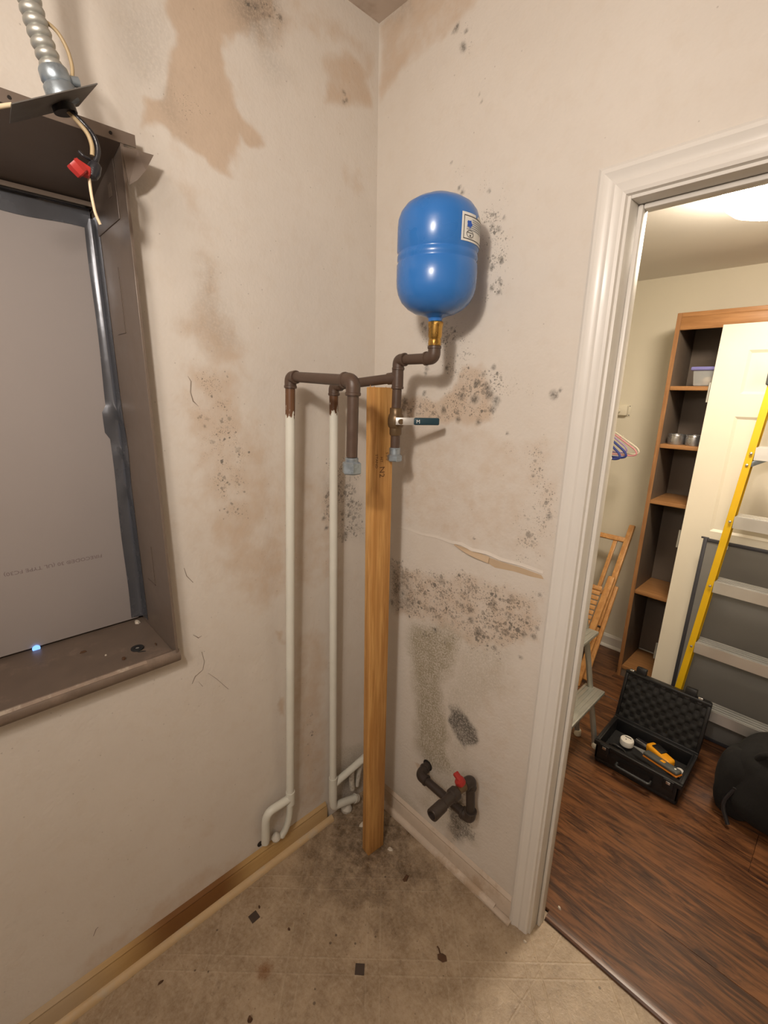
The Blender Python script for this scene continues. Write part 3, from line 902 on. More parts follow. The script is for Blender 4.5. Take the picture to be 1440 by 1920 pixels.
q2 = [(.0135, .0005)] + [(.0135 + .014 * math.cos(a), .0005 + .016 * math.sin(a)) for a in np.linspace(0, math.pi / 2, 6)]
MB().sweep(q2, (-.39, YW, .012), (.42, YW, .012), (0, -1, 0), (0, 0, 1)).build('shoe_moulding', 'trim_white', bb, angle=25)

# closet floor: planks along x
fl = sroot('floor_closet', 'dark reddish brown wood plank floor of the closet', (.8, 1.0, 0))
plain_sub = MB().box((-.40, .100, -.05), (2.0, YW, 0)).build('underlay', 'hole_dark', fl, smooth=False)
PW = .2115
y = .104
row = 0
rs = random.Random(5)
while y < YW - .005:
    y1 = min(y + PW, YW)
    x = -.40 - rs.random() * .9
    while x < 2.0:
        x1 = x + 1.22
        a, b = max(x, -.40), min(x1, 2.0)
        if b - a > .02:
            MB().box((a + .0003, y + .0003, -.002), (b - .0003, y1 - .0003, .012)).build('plank', 'laminate', fl, bevel=.0009, seg=1)
        x = x1
    y = y1
    row += 1
th = MB().sweep([(0, 0), (0, .007), (.005, .0115), (.014, .0130), (.032, .0125), (.032, 0)], (JX + .0115, .072, 0), (JX2 - .0115, .072, 0), (0, 1, 0), (0, 0, 1)).build('trim_2', 'laminate', angle=30)
struct(th, 'rounded wooden threshold strip across the doorway')

# ------------------------------------------------------------------ boarded window
wn = sroot('window_1', 'deep brown metal window surround with a dusty sill, blocked by board', (0, WY, .96))
LX = .043         # how far the metal surround stands proud of the wall
# jamb liner: deep sheet metal, with a folded front lip
MB().box((BX - .02, WY, WZ0), (LX - .001, WY + .0025, 2.108)).build('jamb_liner', 'brown_metal', wn, smooth=False)
lip = MB().box((LX - .002, WY - .001, .945), (LX, WY + .005, 2.106))
lip.box((.0005, WY + .0035, .945), (LX - .002, WY + .005, 2.106))
lip.build('jamb_lip', 'brown_metal', wn, bevel=.0006, smooth=False)
# shallow pressed outlines in the jamb
for (z0, z1) in ((1.76, 1.90), (1.12, 1.23)):
    MB().box((-.07, WY - .0012, z0), (-.0685, WY, z1)).build('pressed_seam', 'brown_metal_dark', wn, smooth=False)
    MB().box((-.13, WY - .0012, z0), (-.0685, WY, z0 + .0015)).build('pressed_seam', 'brown_metal_dark', wn, smooth=False)
MB().box((-.19, WY - .002, 1.985), (-.015, WY, 2.100)).build('corner_plate', 'brown_metal_dark', wn, bevel=.001, smooth=False)
MB().box((-.065, WY - .0032, 2.035), (-.045, WY - .002, 2.060)).build('knockout', 'brown_metal', wn, smooth=False)
# head
MB().extrude([(BX - .02, WY2, 2.058), (LX, WY2, 2.106), (LX, WY2, 2.110), (BX - .02, WY2, 2.062)], (0, WY - .0005 - WY2, 0)).build('head_liner', 'brown_metal_dark', wn, smooth=False)
MB().box((BX + .011, WY2, 2.052), (BX + .030, WY - .001, 2.0625)).build('head_stop', 'brown_metal', wn, bevel=.001)
MB().box((LX - .002, WY2, 2.106), (LX + .001, -.700, 2.128)).build('head_fascia', 'brown_metal', wn, bevel=.0006, smooth=False)
MB().box((.0005, WY2, 2.126), (LX, -.700, 2.128)).build('head_cap', 'brown_metal', wn, smooth=False)
for yy in (-.745, -.90):
    MB().cyl((LX + .001, yy, 2.117), (LX + .0022, yy, 2.117), .003, 10).build('nail_hole', 'hole_dark', wn)
fl_ = MB()
fp = [(.050, -.700, 2.100), (.058, -.672, 2.098), (.056, -.690, 2.066), (.051, -.706, 2.046), (.046, -.722, 2.034), (.044, -.728, 2.10)]
fl_.extrude(fp, (-.0015, 0, .0004))
tag(fl_.build('bent_flap', 'brown_metal', wn, smooth=False), 'bent sheet metal flap at the top corner')
# sill
sl = MB().box((BX - .02, WY2, .945), (LX - .004, WY - .0005, .9605))
sl.build('sill', 'sill_metal', wn, smooth=False)
nose = [(0, .9605), (.0, .942), (.010, .938), (.018, .942), (.022, .952), (.020, .964), (.012, .972), (.004, .970)]
MB().sweep([(o, u) for o, u in nose], (LX - .018, WY2, 0), (LX - .018, WY + .009, 0), (1, 0, 0), (0, 0, 1)).build('sill_nose', 'sill_metal', wn, angle=50)
MB().sweep([(.006, .9710), (.0125, .9726), (.0185, .9672), (.0175, .9655), (.012, .970)], (LX - .018, -1.30, 0), (LX - .018, -.80, 0), (1, 0, 0), (0, 0, 1)).build('worn_edge', 'sill_worn', wn, angle=50)
MB().box((BX - .04, WY2, .93), (BX - .02, WY, 2.11)).build('glazing_backing', 'hole_dark', wn, smooth=False)
MB().lathe([(.0008, 0), (.009, 0), (.009, .001), (.0008, .001)], (BX + .0125, -.992, .965), (1, 0, 0), 16).build('daylight_gap', 'daylight', wn)

# gypsum board with its taped edges
gb = thing('gypsum_board', 'grey paper-faced gypsum board blocking the window, taped at its edges', 'board', (BX, -1.1, .962))
MB().box((BX - .004, WY2 + .005, .967), (BX + .010, WY - .012, 2.052)).build('panel', 'gypsum_paper', gb, bevel=.002)
# side tape: folds from the board onto the jamb, with creases
def tape(name, path_fn, n, prof_n, parent, label):
    vs, fs = [], []
    for i in range(n + 1):
        for j in range(prof_n + 1):
            vs.append(path_fn(i / n, j / prof_n))
    for i in range(n):
        for j in range(prof_n):
            a = i * (prof_n + 1) + j
            fs.append((a, a + 1, a + prof_n + 2, a + prof_n + 1))
    return tag(MB().add(vs, fs).build(name, 'duct_tape', parent, angle=80), label)
def side_tape(t, s):
    z = 2.03 - t * (2.03 - .972)
    wob = .0012 * math.sin(t * 19) + (.010 if .42 < t < .50 else 0)
    wid = .017 + wob + .013 * t
    crease = .006 * (math.exp(-((t - .44) / .02) ** 2) + math.exp(-((t - .54) / .018) ** 2) + .8 * math.exp(-((t - .64) / .02) ** 2))
    if s < .5:
        k = s / .5
        return (BX + .0112 + .006 * k * k + crease * math.sin(math.pi * k), WY - .003 - wid * (1 - k), z)
    k = (s - .5) / .5
    return (BX + .0172 + k * (.040 + .012 * math.exp(-((t - .52) / .06) ** 2)), WY - .003 + .0022 * k - crease * math.sin(math.pi * k) * .7, z)
tape('tape_strip', side_tape, 60, 8, gb, 'creased grey duct tape down the right edge')
def top_tape(t, s):
    yy = WY - .006 - t * (.85)
    if s < .5:
        k = s / .5
        return (BX + .0112 + .004 * k, yy, 2.008 + .040 * k + .002 * math.sin(t * 30))
    k = (s - .5) / .5
    return (BX + .0152 + .020 * k, yy, 2.048 + .004 * math.sin(k * 2) - .006 * k)
tape('tape_strip', top_tape, 40, 6, gb, 'grey duct tape along the top edge')
Mt = frame((BX + .0104, -.812, 1.186), (0, -1, 0), (0, 0, -1))
tl = lettering('printed_text', 'FIRECODE® 30 (UL TYPE FC30)', .0135, Mt, 'print_violet', gb, .0002)
bx_ = [v.co.y for v in tl.data.vertices]
k_ = .213 / (max(bx_) - min(bx_))
for v in tl.data.vertices:
    v.co.y = max(bx_) - (max(bx_) - v.co.y) * k_

# bits lying on the sill
def washer():
    o = thing('rubber_washer', 'black rubber washer with a small screw lying on the window sill', 'washer', (-.055, -.795, .9605))
    MB().lathe([(.006, 0), (.015, 0), (.016, .002), (.0155, .004), (.006, .004)], (-.055, -.795, .961), (0, 0, 1), 24, False).build('ring', 'black_rubber', o)
    MB().cyl((-.055, -.795, .9612), (-.055, -.795, .9640), .0045, 10).build('screw_head', 'aluminium_dull', o)
    MB().tube([(-.035, -.800, .9635), (-.026, -.783, .9632)], [.0016, .0009], 8).build('screw_shank', 'black_plastic', o)
washer()
def crumb(name, label, cat, loc, size, mat, seed, group=None):
    """an irregular flat fragment"""
    r_ = random.Random(seed)
    n = r_.randint(5, 7)
    pl = []
    for k in range(n):
        a = 2 * math.pi * k / n + r_.uniform(-.25, .25)
        rr = r_.uniform(.6, 1.0)
        pl.append((loc[0] + math.cos(a) * size[0] * rr, loc[1] + math.sin(a) * size[1] * rr, loc[2] + .0004 + r_.uniform(0, size[2] * .2)))
    m = MB()
    c0 = Vector(loc) + Vector((0, 0, size[2]))
    vs = [Vector(p) for p in pl] + [Vector(p).lerp(c0, .35) + Vector((0, 0, size[2] * .7)) for p in pl]
    m.add(vs, [tuple(range(n))[::-1], tuple(range(n, 2 * n))] + [(i, (i + 1) % n, n + (i + 1) % n, n + i) for i in range(n)])
    return tag(m.build(name, mat, smooth=False), label, cat, group)
crumb('wood_chip', 'dark elongated chip on the sill near the board', 'debris', (-.13, -.905, .9605), (.004, .011, .004), 'wood_crumb', 1)
crumb('dirt_clump', 'dark crumb on the sill left of the black washer', 'debris', (-.025, -.836, .9605), (.006, .006, .006), 'wood_crumb', 2)
crumb('plaster_crumb', 'pale crumb at the inner corner of the sill', 'debris', (-.205, -.752, .9605), (.017, .010, .006), 'plaster_crumb', 3)
crumb('wood_chip', 'small dark chip on the sill between washer and jamb', 'debris', (-.045, -.752, .9605), (.007, .003, .004), 'wood_crumb', 4)
crumb('plaster_crumb', 'tiny pale fleck on the middle of the sill', 'debris', (-.075, -.865, .9605), (.004, .003, .003), 'plaster_crumb', 5)

# ------------------------------------------------------------------ torn-out electrical conduit
ec = thing('electrical_conduit', 'cut flexible metal conduit hanging over the window with plate and wires', 'conduit', (.19, -.86, 2.07))
top = [(.235, -.915, 2.64), (.222, -.905, 2.50), (.208, -.893, 2.34), (.19, -.884, 2.228), (.19, -.876, 2.175), (.19, -.869, 2.145), (.19, -.860, 2.113)]
path = rounded(top, .06, 4)
# resample and ripple
P = [Vector(p) for p in path]
L = [0]
for a, b in zip(P, P[1:]):
    L.append(L[-1] + (b - a).length)
def at_len(s):
    for k in range(len(L) - 1):
        if s <= L[k + 1] or k == len(L) - 2:
            t = (s - L[k]) / max(1e-9, L[k + 1] - L[k])
            return P[k].lerp(P[k + 1], t)
pitch = .0125
n = int(L[-1] / pitch) * 8
MB().tube([at_len(L[-1] * i / n) for i in range(n + 1)], [.0132 + .0034 * abs(math.sin(math.pi * (i / 8))) ** .7 for i in range(n + 1)], 20).build('corrugated_tube', 'aluminium_dull', ec, angle=70)
d0 = (Vector((.19, -.860, 2.113)) - Vector((.19, -.872, 2.158))).normalized()
c0 = Vector((.19, -.861, 2.117))
MB().lathe([(.0185, 0), (.0205, .003), (.0215, .016), (.0195, .020), (.0225, .024), (.0225, .040)], c0, d0, 24).build('connector', 'galvanised', ec)
MB().cyl(c0 + d0 * .012 + Vector((0, .014, .002)), c0 + d0 * .012 + Vector((0, .032, .006)), .007, 12).build('clamp_screw', 'galvanised', ec)
pc = c0 + d0 * .034
plate = MB()
pcs = [(.25, -.815, 2.091), (.15, -.821, 2.095), (.15, -.921, 2.036), (.25, -.930, 2.023)]
plate.extrude(pcs, (.0, -.0007, .0012))
tag(plate.build('cover_plate', 'plate_steel', ec, smooth=False), 'thin grey sheet metal cover plate')
MB().lathe([(.011, 0), (.017, 0), (.017, .010), (.011, .010)], (.192, -.853, 2.070), d0, 20).build('bushing', 'black_plastic', ec)
def wire(name, pts, r, mat, lab=None, rad=.03):
    return tag(MB().tube(rounded(pts, rad, 5), r, 10).build(name, mat, ec), lab)
wire('black_wire', [(.192, -.852, 2.07), (.20, -.836, 2.052), (.20, -.818, 2.040), (.20, -.811, 2.022), (.20, -.818, 2.000), (.20, -.828, 1.980)], .0042, 'black_tape')
wire('black_wire', [(.196, -.850, 2.068), (.206, -.832, 2.050), (.206, -.816, 2.036), (.206, -.813, 2.014), (.204, -.826, 1.988)], .0036, 'black_tape')
wire('tan_wire', [(.19, -.853, 2.07), (.204, -.840, 2.051), (.207, -.826, 2.036), (.207, -.822, 2.020), (.207, -.824, 2.006)], .0034, 'tan_wire')
wire('looped_wire', [(.206, -.828, 2.000), (.212, -.838, 1.999), (.208, -.843, 2.006)], .0024, 'black_tape')
MB().lathe([(.004, 0), (.009, .004), (.011, .016), (.009, .026), (.004, .030)], (.204, -.818, 1.999), (0, -.45, -1), 14).build('tape_wrap', 'black_tape', ec)
nut = thing  # (name kept free)
wn_ = MB()
wn_.lathe([(.0075, 0), (.0095, .002), (.0115, .020), (.010, .024)], (.206, -.830, 1.979), (0, -.9, .25), 8)
tag(wn_.build('wire_nut', 'red_plastic', ec, angle=25), 'red plastic twist-on wire connector')
wb = MB()
wb.lathe([(.0085, 0), (.0105, .002), (.0120, .016), (.011, .020)], (.212, -.842, 1.972), (.1, -.8, .75), 8)
tag(wb.build('wire_nut', 'red_plastic', ec, angle=25), 'second red twist-on wire connector')
wire('white_wire', [(.204, -.832, 1.975), (.203, -.832, 1.950), (.201, -.829, 1.922), (.20, -.823, 1.907)], .0024, 'cream_wire', 'short bare-ended cream wire')
wire('ground_wire', [(.19, -.866, 2.176), (.19, -.848, 2.171), (.19, -.836, 2.152), (.19, -.832, 2.128), (.19, -.836, 2.108)], .0028, 'tan_wire')
wire('cream_wire', [(.20, -.985, 2.012), (.20, -.95, 2.029), (.20, -.922, 2.043)], .0032, 'cream_wire')

# ------------------------------------------------------------------ pipes
PR = .0132        # pipe radius
FR = .0158        # fitting radius
def elbow(parent, c, a, b, r=FR, leg=.030, mat='brown_paint', name='elbow'):
    c, a, b = Vector(c), Vector(a).normalized(), Vector(b).normalized()
    m = MB().tube(rounded([c + a * leg, c, c + b * leg], leg * .95, 10), r, 20)
    for d in (a, b):
        m.lathe([(r, 0), (r * 1.09, .001), (r * 1.09, .006), (r, .007)], c + d * (leg - .008), d, 20)
    return m.build(name, mat, parent, angle=45)

# assembly A: left riser
pa = thing('water_pipe', 'left white riser pipe with brown top arm ending in a hanging nut', 'pipe', (.04, -.41, .09), 'old water pipes in the corner')
A0, A1 = Vector((.040, -.408, .28)), Vector((.0788, -.3785, 1.658))
MB().cyl(A0 - (A1 - A0) * .012, A1, PR, 20).build('riser', 'chipped_white', pa)
E1 = Vector((.080, -.378, 1.672))
E2 = Vector((.350, -.384, 1.662))
elbow(pa, E1, (-.02, -.02, -1), (1, -.02, -.03))
MB().cyl(E1 + Vector((.02, 0, 0)), E2 - Vector((.02, 0, 0)), PR, 20).build('arm', 'brown_paint', pa)
elbow(pa, E2, (-1, 0, .03), (-.03, 0, -1), r=.0168, leg=.034)
MB().cyl(E2 - Vector((0, 0, .02)), (.345, -.384, 1.488), PR * 1.02, 20).build('drop', 'brown_paint', pa)
def union_nut(parent, c, r=.0235, h=.026, ch=.012):
    c = Vector(c)
    m = MB().lathe([(.0142, .006 + ch), (.0158, .004 + ch), (.0158, .009), (.0175, .007), (.0175, .003)], c, (0, 0, 1), 24)
    n_ = m.build('nut_collar', 'galvanised', parent)
    MB().lathe([(r * .84, .008), (r, .005), (r, .008 - h), (r * .88, .005 - h), (r * .6, .005 - h)], c, (0, 0, 1), 6).build('nut', 'galvanised', parent, angle=20)
union_nut(pa, (.345, -.384, 1.468))
# foot: tee with a side branch down through the baseboard line
MB().lathe([(PR * 1.18, 0), (PR * 1.18, .052)], A0 + Vector((-.001, -.0005, -.042)), (A1 - A0), 20).build('tee', 'chipped_white', pa)
MB().tube(rounded([(.040, -.412, .262), (.038, -.488, .262), (.032, -.500, .235), (.022, -.502, .125)], .024, 6), PR * 1.05, 18).build('branch', 'chipped_white', pa)
MB().tube(rounded([(.039, -.410, .250), (.038, -.412, .19), (.032, -.424, .135), (.024, -.440, .105)], .05, 6), PR * .85, 18).build('tail', 'chipped_white', pa)
MB().lathe([(.004, 0), (.013, .004), (.017, .014), (.010, .030), (.003, .034)], (.020, -.462, .098), (.1, .1, 1), 9).build('plaster_lump', 'rough_white', pa)
for yy, zz in ((-.512, .108), (-.452, .097)):
    MB().lathe([(.001, 0), (.010, 0), (.010, .002), (.001, .002)], (.0007, yy, zz), (1, 0, 0), 12).build('wall_hole', 'hole_dark', pa)

# assembly B: right riser, tee, ball valve, tank riser
pb = thing('water_pipe', 'right white riser pipe with brown tee, ball valve and tank riser', 'pipe', (.05, -.22, .09), 'old water pipes in the corner')
B0, B1 = Vector((.040, -.224, .128)), Vector((.0596, -.2172, 1.640))
MB().cyl(B0, B1, PR, 20).build('riser', 'chipped_white', pb)
F1 = Vector((.060, -.217, 1.652))
TY = -.155
TE = Vector((.2637, TY, 1.676))
elbow(pb, F1, (0, 0, -1), TE - F1, leg=.028)
MB().cyl(F1 + (TE - F1) * .08, TE, PR, 20).build('arm', 'brown_paint', pb)
tee = MB().cyl(TE - Vector((0, 0, .030)), TE + Vector((0, 0, .024)), FR, 20)
tee.cyl(TE, TE + (F1 - TE).normalized() * .030, FR, 20)
tee.lathe([(FR, 0), (FR * 1.08, .001), (FR * 1.08, .006), (FR, .007)], TE + Vector((0, 0, -.030)), (0, 0, 1), 20)
tee.build('tee', 'brown_paint', pb)
G1 = Vector((.2650, TY, 1.722))
G2 = Vector((.3905, TY, 1.722))
elbow(pb, G1, (0, 0, -1), (1, 0, 0), leg=.027)
MB().cyl(G1 + Vector((.02, 0, 0)), G2 - Vector((.02, 0, 0)), PR, 20).build('arm', 'brown_paint', pb)
elbow(pb, G2, (-1, 0, 0), (0, 0, 1), leg=.030)
MB().lathe([(.0150, 0), (.0165, .002), (.0165, .014), (.0150, .017), (.0175, .024), (.0178, .044), (.0190, .048), (.0190, .056), (.0165, .058)], (.3905, TY, 1.750), (0, 0, 1), 12).build('brass_adapter', 'brass', pb, angle=30)
MB().cyl((.2627, TY, 1.655), (.2605, TY, 1.580), PR, 20).build('drop', 'brown_paint', pb)
vb = MB().lathe([(.0150, .036), (.0175, .034), (.0175, .020), (.0205, .016), (.0225, .006), (.0225, -.008), (.0205, -.016), (.0170, -.020), (.0170, -.036), (.0150, -.040)], (.2605, TY, 1.560), (0, 0, 1), 24)
vbo = vb.build('valve_body', 'dull_brass', pb, angle=40)
HA = Vector((.300, TY - .004, 1.560))
MB().cyl((.2735, TY - .006, 1.560), (.2925, TY - .010, 1.560), .0075, 14).build('valve_stem', 'dull_brass', vbo)
HD = Vector((.58, .81, .0)).normalized()
H0 = Vector((.2865, TY - .012, 1.561))
MB().bar(H0 - HD * .010, H0 + HD * .045, .0035, .020).build('lever_root', 'aluminium', vbo, bevel=.001)
lv = MB().bar(H0 + HD * .040, H0 + HD * .112, .010, .020)
tag(lv.build('lever_grip', 'valve_navy', vbo, bevel=.004, seg=3), 'dark blue vinyl lever grip')
Mm = frame(H0 + HD * .046 + Vector((.81, -.58, 0)) * .0053 + Vector((0, 0, -.005)), HD, (0, 0, 1))
lettering('lever_mark', 'M', .014, Mm, 'label_white', vbo, .0002)
MB().cyl((.2605, TY, 1.524), (.2595, TY, 1.470), PR, 20).build('drop', 'brown_paint', pb)
union_nut(pb, (.2595, TY, 1.458), r=.0215, h=.016, ch=.022)
# foot of B: elbow, run along the wall, upper branch and drops
MB().tube(rounded([(.040, -.224, .14), (.040, -.222, .085), (.041, -.190, .078), (.042, -.118, .052)], .03, 6), PR * 1.12, 18).build('foot_run', 'chipped_white', pb)
MB().tube([(.042, -.118, .052), (.043, -.104, .044)], [PR * 1.35, PR * 1.25], 16).build('open_end', 'rough_white', pb)
MB().lathe([(PR * 1.2, 0), (PR * 1.2, .10)], (.040, -.2235, .125), (.012, .004, 1), 20).build('tee', 'chipped_white', pb)
MB().tube(rounded([(.040, -.220, .190), (.040, -.080, .212), (.034, -.060, .208)], .02, 5), PR * 1.05, 18).build('branch', 'chipped_white', pb)
MB().tube(rounded([(.036, -.128, .198), (.030, -.124, .150), (.022, -.112, .080)], .04, 5), PR * .85, 16).build('tail', 'rough_white', pb)
MB().tube(rounded([(.034, -.072, .205), (.024, -.078, .150), (.020, -.088, .080)], .04, 5), PR * .75, 16).build('tail', 'rough_white', pb)
MB().lathe([(.003, 0), (.020, .003), (.024, .016), (.014, .034), (.003, .042)], (.026, -.150, .0), (.1, .2, 1), 9).build('plaster_lump', 'rough_white', pb)

# ------------------------------------------------------------------ blue pressure tank
TX = .3865
tk = thing('pressure_tank', 'glossy bright blue steel pressure tank standing on the pipe', 'tank', (TX, TY, 1.80))
RT = .0960
zb, zt = 1.838, 2.062
pf = [(.001, 1.819), (.026, 1.820), (.050, 1.826), (.068, 1.836), (.0825, 1.850), (.0912, 1.866), (.0950, 1.882), (RT, 1.900), (RT, 1.930), (RT - .0024, 1.934), (RT - .0028, 1.937), (RT - .0008, 1.941), (RT - .0008, 1.949), (RT - .0028, 1.953), (RT - .0024, 1.956), (RT, 1.960), (RT, 2.010), (.0945, 2.026), (.089, 2.041), (.078, 2.055), (.060, 2.066), (.040, 2.073), (.036, 2.076), (.022, 2.0775), (.001, 2.078)]
body = MB().lathe(pf, (TX, TY, 0), (0, 0, 1), 64, False).build('shell', 'blue_enamel', tk, angle=50)
MB().lathe([(.034, 1.822), (.024, 1.818), (.0180, 1.815), (.0165, 1.811), (.0165, 1.804)], (TX + .002, TY, 0), (0, 0, 1), 24).build('neck', 'blue_enamel', tk)
# wrapped label with print
def wrap(z0, z1, a0, a1, lift, name, mat, par, na=14, poly=None):
    vs, fs = [], []
    if poly is None:
        for i in range(na + 1):
            a = a0 + (a1 - a0) * i / na
            for z in (z0, z1):
                vs.append((TX + (RT + lift) * math.cos(a), TY + (RT + lift) * math.sin(a), z))
        fs = [(2 * i, 2 * i + 2, 2 * i + 3, 2 * i + 1) for i in range(na)]
    else:
        for a, z in poly:
            vs.append((TX + (RT + lift) * math.cos(a), TY + (RT + lift) * math.sin(a), z))
        fs = [tuple(range(len(poly)))]
    return MB().add(vs, fs).build(name, mat, par, angle=60)
az = math.atan2(-1.0749 - TY, 1.1794 - TX)      # bearing of the photographer's side of the tank
LA0, LA1 = az + R(31), az + R(118)
lz0, lz1 = 1.944, 2.012
# label sits on the straight upper shell
LZ0, LZ1 = 1.9640, 2.020
lab = wrap(LZ0, LZ1, LA0, LA1, .0012, 'label', 'label_white', tk, 24)
tag(lab, 'white paper label with black border')
am, zm = R(3.2), .0042
b0, b1, c0_, c1_ = LA0 + am, LA1 - am, LZ0 + zm, LZ1 - zm * 1.3
bw, bz = R(.9), .0016
wrap(c0_, c0_ + bz, b0, b1, .0016, 'border', 'print_black', lab, 24)
wrap(c1_ - bz, c1_, b0, b1, .0016, 'border', 'print_black', lab, 24)
wrap(c0_, c1_, b0, b0 + bw, .0017, 'border', 'print_black', lab, 2)
wrap(c0_, c1_, b1 - bw, b1, .0017, 'border', 'print_black', lab, 2)
# splash mark
sa, sz = b0 + R(10), 1.998
spl = [(sa + R(4.6) * math.cos(t) * (1 + .18 * math.cos(5 * t)), sz + .0075 * math.sin(t) * (1 + .18 * math.cos(5 * t + 1))) for t in np.linspace(0, 2 * math.pi, 22)[:-1]]
wrap(0, 0, 0, 0, .0018, 'splash_mark', 'print_blue', lab, poly=spl)
# oval seal
oa, oz = b0 + R(12), 1.979
ring = []
for t in np.linspace(0, 2 * math.pi, 25):
    ring.append((oa + R(7) * math.cos(t), oz + .0075 * math.sin(t)))
for (p0, p1) in zip(ring, ring[1:]):
    q0 = [(oa + (p[0] - oa) * .88, oz + (p[1] - oz) * .88) for p in (p0, p1)]
    break
sv, sf = [], []
for a, z in ring[:-1]:
    for k in (1.0, .87):
        aa, zz = oa + (a - oa) * k, oz + (z - oz) * k
        sv.append((TX + (RT + .0018) * math.cos(aa), TY + (RT + .0018) * math.sin(aa), zz))
nn = len(ring) - 1
sf = [(2 * i, (2 * i + 2) % (2 * nn), (2 * i + 3) % (2 * nn), 2 * i + 1) for i in range(nn)]
MB().add(sv, sf).build('oval_seal', 'print_black', lab)
wrap(oz + .0018, oz + .003, oa - R(5), oa + R(5), .0018, 'seal_mark', 'print_black', lab, 4)
wrap(oz - .005, oz - .001, oa - R(1), oa + R(1.2), .0018, 'seal_mark', 'print_black', lab, 2)
for r_ in range(6):
    z = 2.008 - r_ * .0040
    a0 = b0 + R(15 if r_ < 4 else 5)
    wrap(z - .0009, z + .0008, a0, min(b1 - R(4), a0 + R(34 + 9 * (r_ % 3))), .0018, 'print_line', 'print_grey', lab, 8)
# dome label notch: small blue tab cut in the upper edge
wrap(LZ1 - .0050, LZ1 + .0006, LA0 + R(26), LA0 + R(30), .0020, 'notch', 'blue_enamel', lab, 2)

# ------------------------------------------------------------------ wooden stud
st = thing('wooden_stud', 'upright pine stud propping up the pipes in the corner', 'stud', (.212, -.168, 0))
ang = R(-5)
Ms = Matrix.Translation((.2115, -.170, 0)) @ Matrix.Rotation(ang, 4, 'Z')
MB().box((-.0185, -.035, .0), (.0185, .035, 1.650), Ms).build('timber', 'stud_pine', st, bevel=.002)
# splinters on the sawn top
for k, (a, b, h) in enumerate(((-.010, -.028, .010), (.006, -.026, .006), (.012, .010, .005))):
    MB().tube([Ms @ Vector((a, b, 1.648)), Ms @ Vector((a + .001, b, 1.650 + h * .6))], [.0022, .0004], 6).build('splinter', 'stud_pine', st)
fx = Ms.to_3x3() @ Vector((1, 0, 0))
fy = Ms.to_3x3() @ Vector((0, 1, 0))
def stamp(text, u, z, size):
    o = Ms @ Vector((.0187, u, z))
    M_ = frame(o, (0, 0, -1), fy)
    return lettering('grade_stamp', text, size, M_, 'stamp_ink', st, .0001)
stamp('STAND', -.028, 1.466, .0125)
stamp('N2', -.012, 1.430, .026)
stamp('HT', -.010, 1.458, .0125)
stamp('S-P-F', .010, 1.470, .0125)

# ------------------------------------------------------------------ bronze pipe stub with red valve on the right wall
ps = thing('pipe_stub', 'dark bronze pipe loop with red handle near the floor', 'pipe', (.45, 0, .26))
w0 = Vector((.318, -.048, .322))
e1 = Vector((.540, -.052, .318))
e2 = Vector((.532, -.052, .462))
PS = .0142
elbow(ps, w0, (-.1, 1, .18), (1, 0, 0), r=.0175, leg=.036, mat='dark_bronze')
MB().cyl((.314, -.0005, .330), (.316, -.020, .327), .0150, 18).build('wall_nipple', 'dark_bronze', ps)
MB().lathe([(.001, 0), (.021, 0), (.020, .001), (.001, .001)], (.314, -.0006, .331), (0, -1, 0), 14).build('wall_hole', 'hole_dark', ps)
MB().cyl(w0 + Vector((.02, 0, 0)), e1 - Vector((.02, 0, 0)), PS, 18).build('lower_run', 'dark_bronze', ps)
elbow(ps, e1, (-1, 0, 0), (0, 0, 1), r=.0185, leg=.032, mat='dark_bronze')
MB().cyl(e1 + Vector((0, 0, .02)), e2 - Vector((0, 0, .02)), PS, 18).build('upright', 'dark_bronze', ps)
elbow(ps, e2, (0, 0, -1), (-.12, -1, -.05), r=.0180, leg=.032, mat='dark_bronze')
od = Vector((-.02, -1, -.06)).normalized()
o0 = e2 + Vector((-.004, -.026, 0))
MB().lathe([(.0155, 0), (.0165, .004), (.0165, .014), (.0145, .018), (.0145, .034), (.0155, .038)], o0, od, 18).build('valve_barrel', 'dull_brass', ps)
MB().lathe([(.0155, 0), (.0210, .003), (.0215, .022), (.0165, .026), (.0155, .062), (.0185, .066), (.0190, .112), (.0180, .114), (.0125, .114), (.0120, .095)], o0 + od * .040, od, 16).build('outlet', 'dark_bronze', ps, angle=30)
MB().lathe([(.001, 0), (.0119, 0)], o0 + od * .136, od, 16, False).build('outlet_bore', 'hole_dark', ps)
vn = MB().lathe([(.006, 0), (.0155, .002), (.0170, .012), (.0150, .018), (.006, .020)], o0 + od * .016 + Vector((0, 0, .011)), Vector((-.45, -.35, .8)), 14)
red = vn.build('red_handle', 'red_valve', ps)
hb = o0 + od * .016 + Vector((-.008, -.004, .028))
MB().bar(hb + Vector((.006, 0, -.004)), hb + Vector((-.020, .004, .006)), .018, .012).build('handle_wing', 'red_valve', red, bevel=.003)

# ------------------------------------------------------------------ floor inserts and litter
def floor_sq(c, a, r, label):
    m = Matrix.Translation(c) @ Matrix.Rotation(a, 4, 'Z')
    o = MB().box((-r, -r, .0003), (r, r, .0022), m).build('floor_chip', 'dark_insert', smooth=False)
    return tag(o, label, 'tile chip', 'dark vinyl chips')
floor_sq((.127, -.608, 0), R(2), .0135, 'square dark chip on the vinyl nearest the left baseboard')
floor_sq((.462, -.449, 0), R(44), .0135, 'square dark chip in the middle of the vinyl floor')
crumb('paint_chip', 'white paint chip at the foot of the wooden stud', 'debris', (.262, -.130, 0), (.013, .010, .004), 'plaster_crumb', 11)
crumb('dirt_clump', 'small black clump on the vinyl in front of the left baseboard', 'debris', (.345, -.738, 0), (.010, .008, .009), 'wood_crumb', 12)
crumb('dirt_clump', 'tiny dark clump beside the leftmost square chip', 'debris', (.112, -.582, 0), (.006, .004, .005), 'wood_crumb', 13)
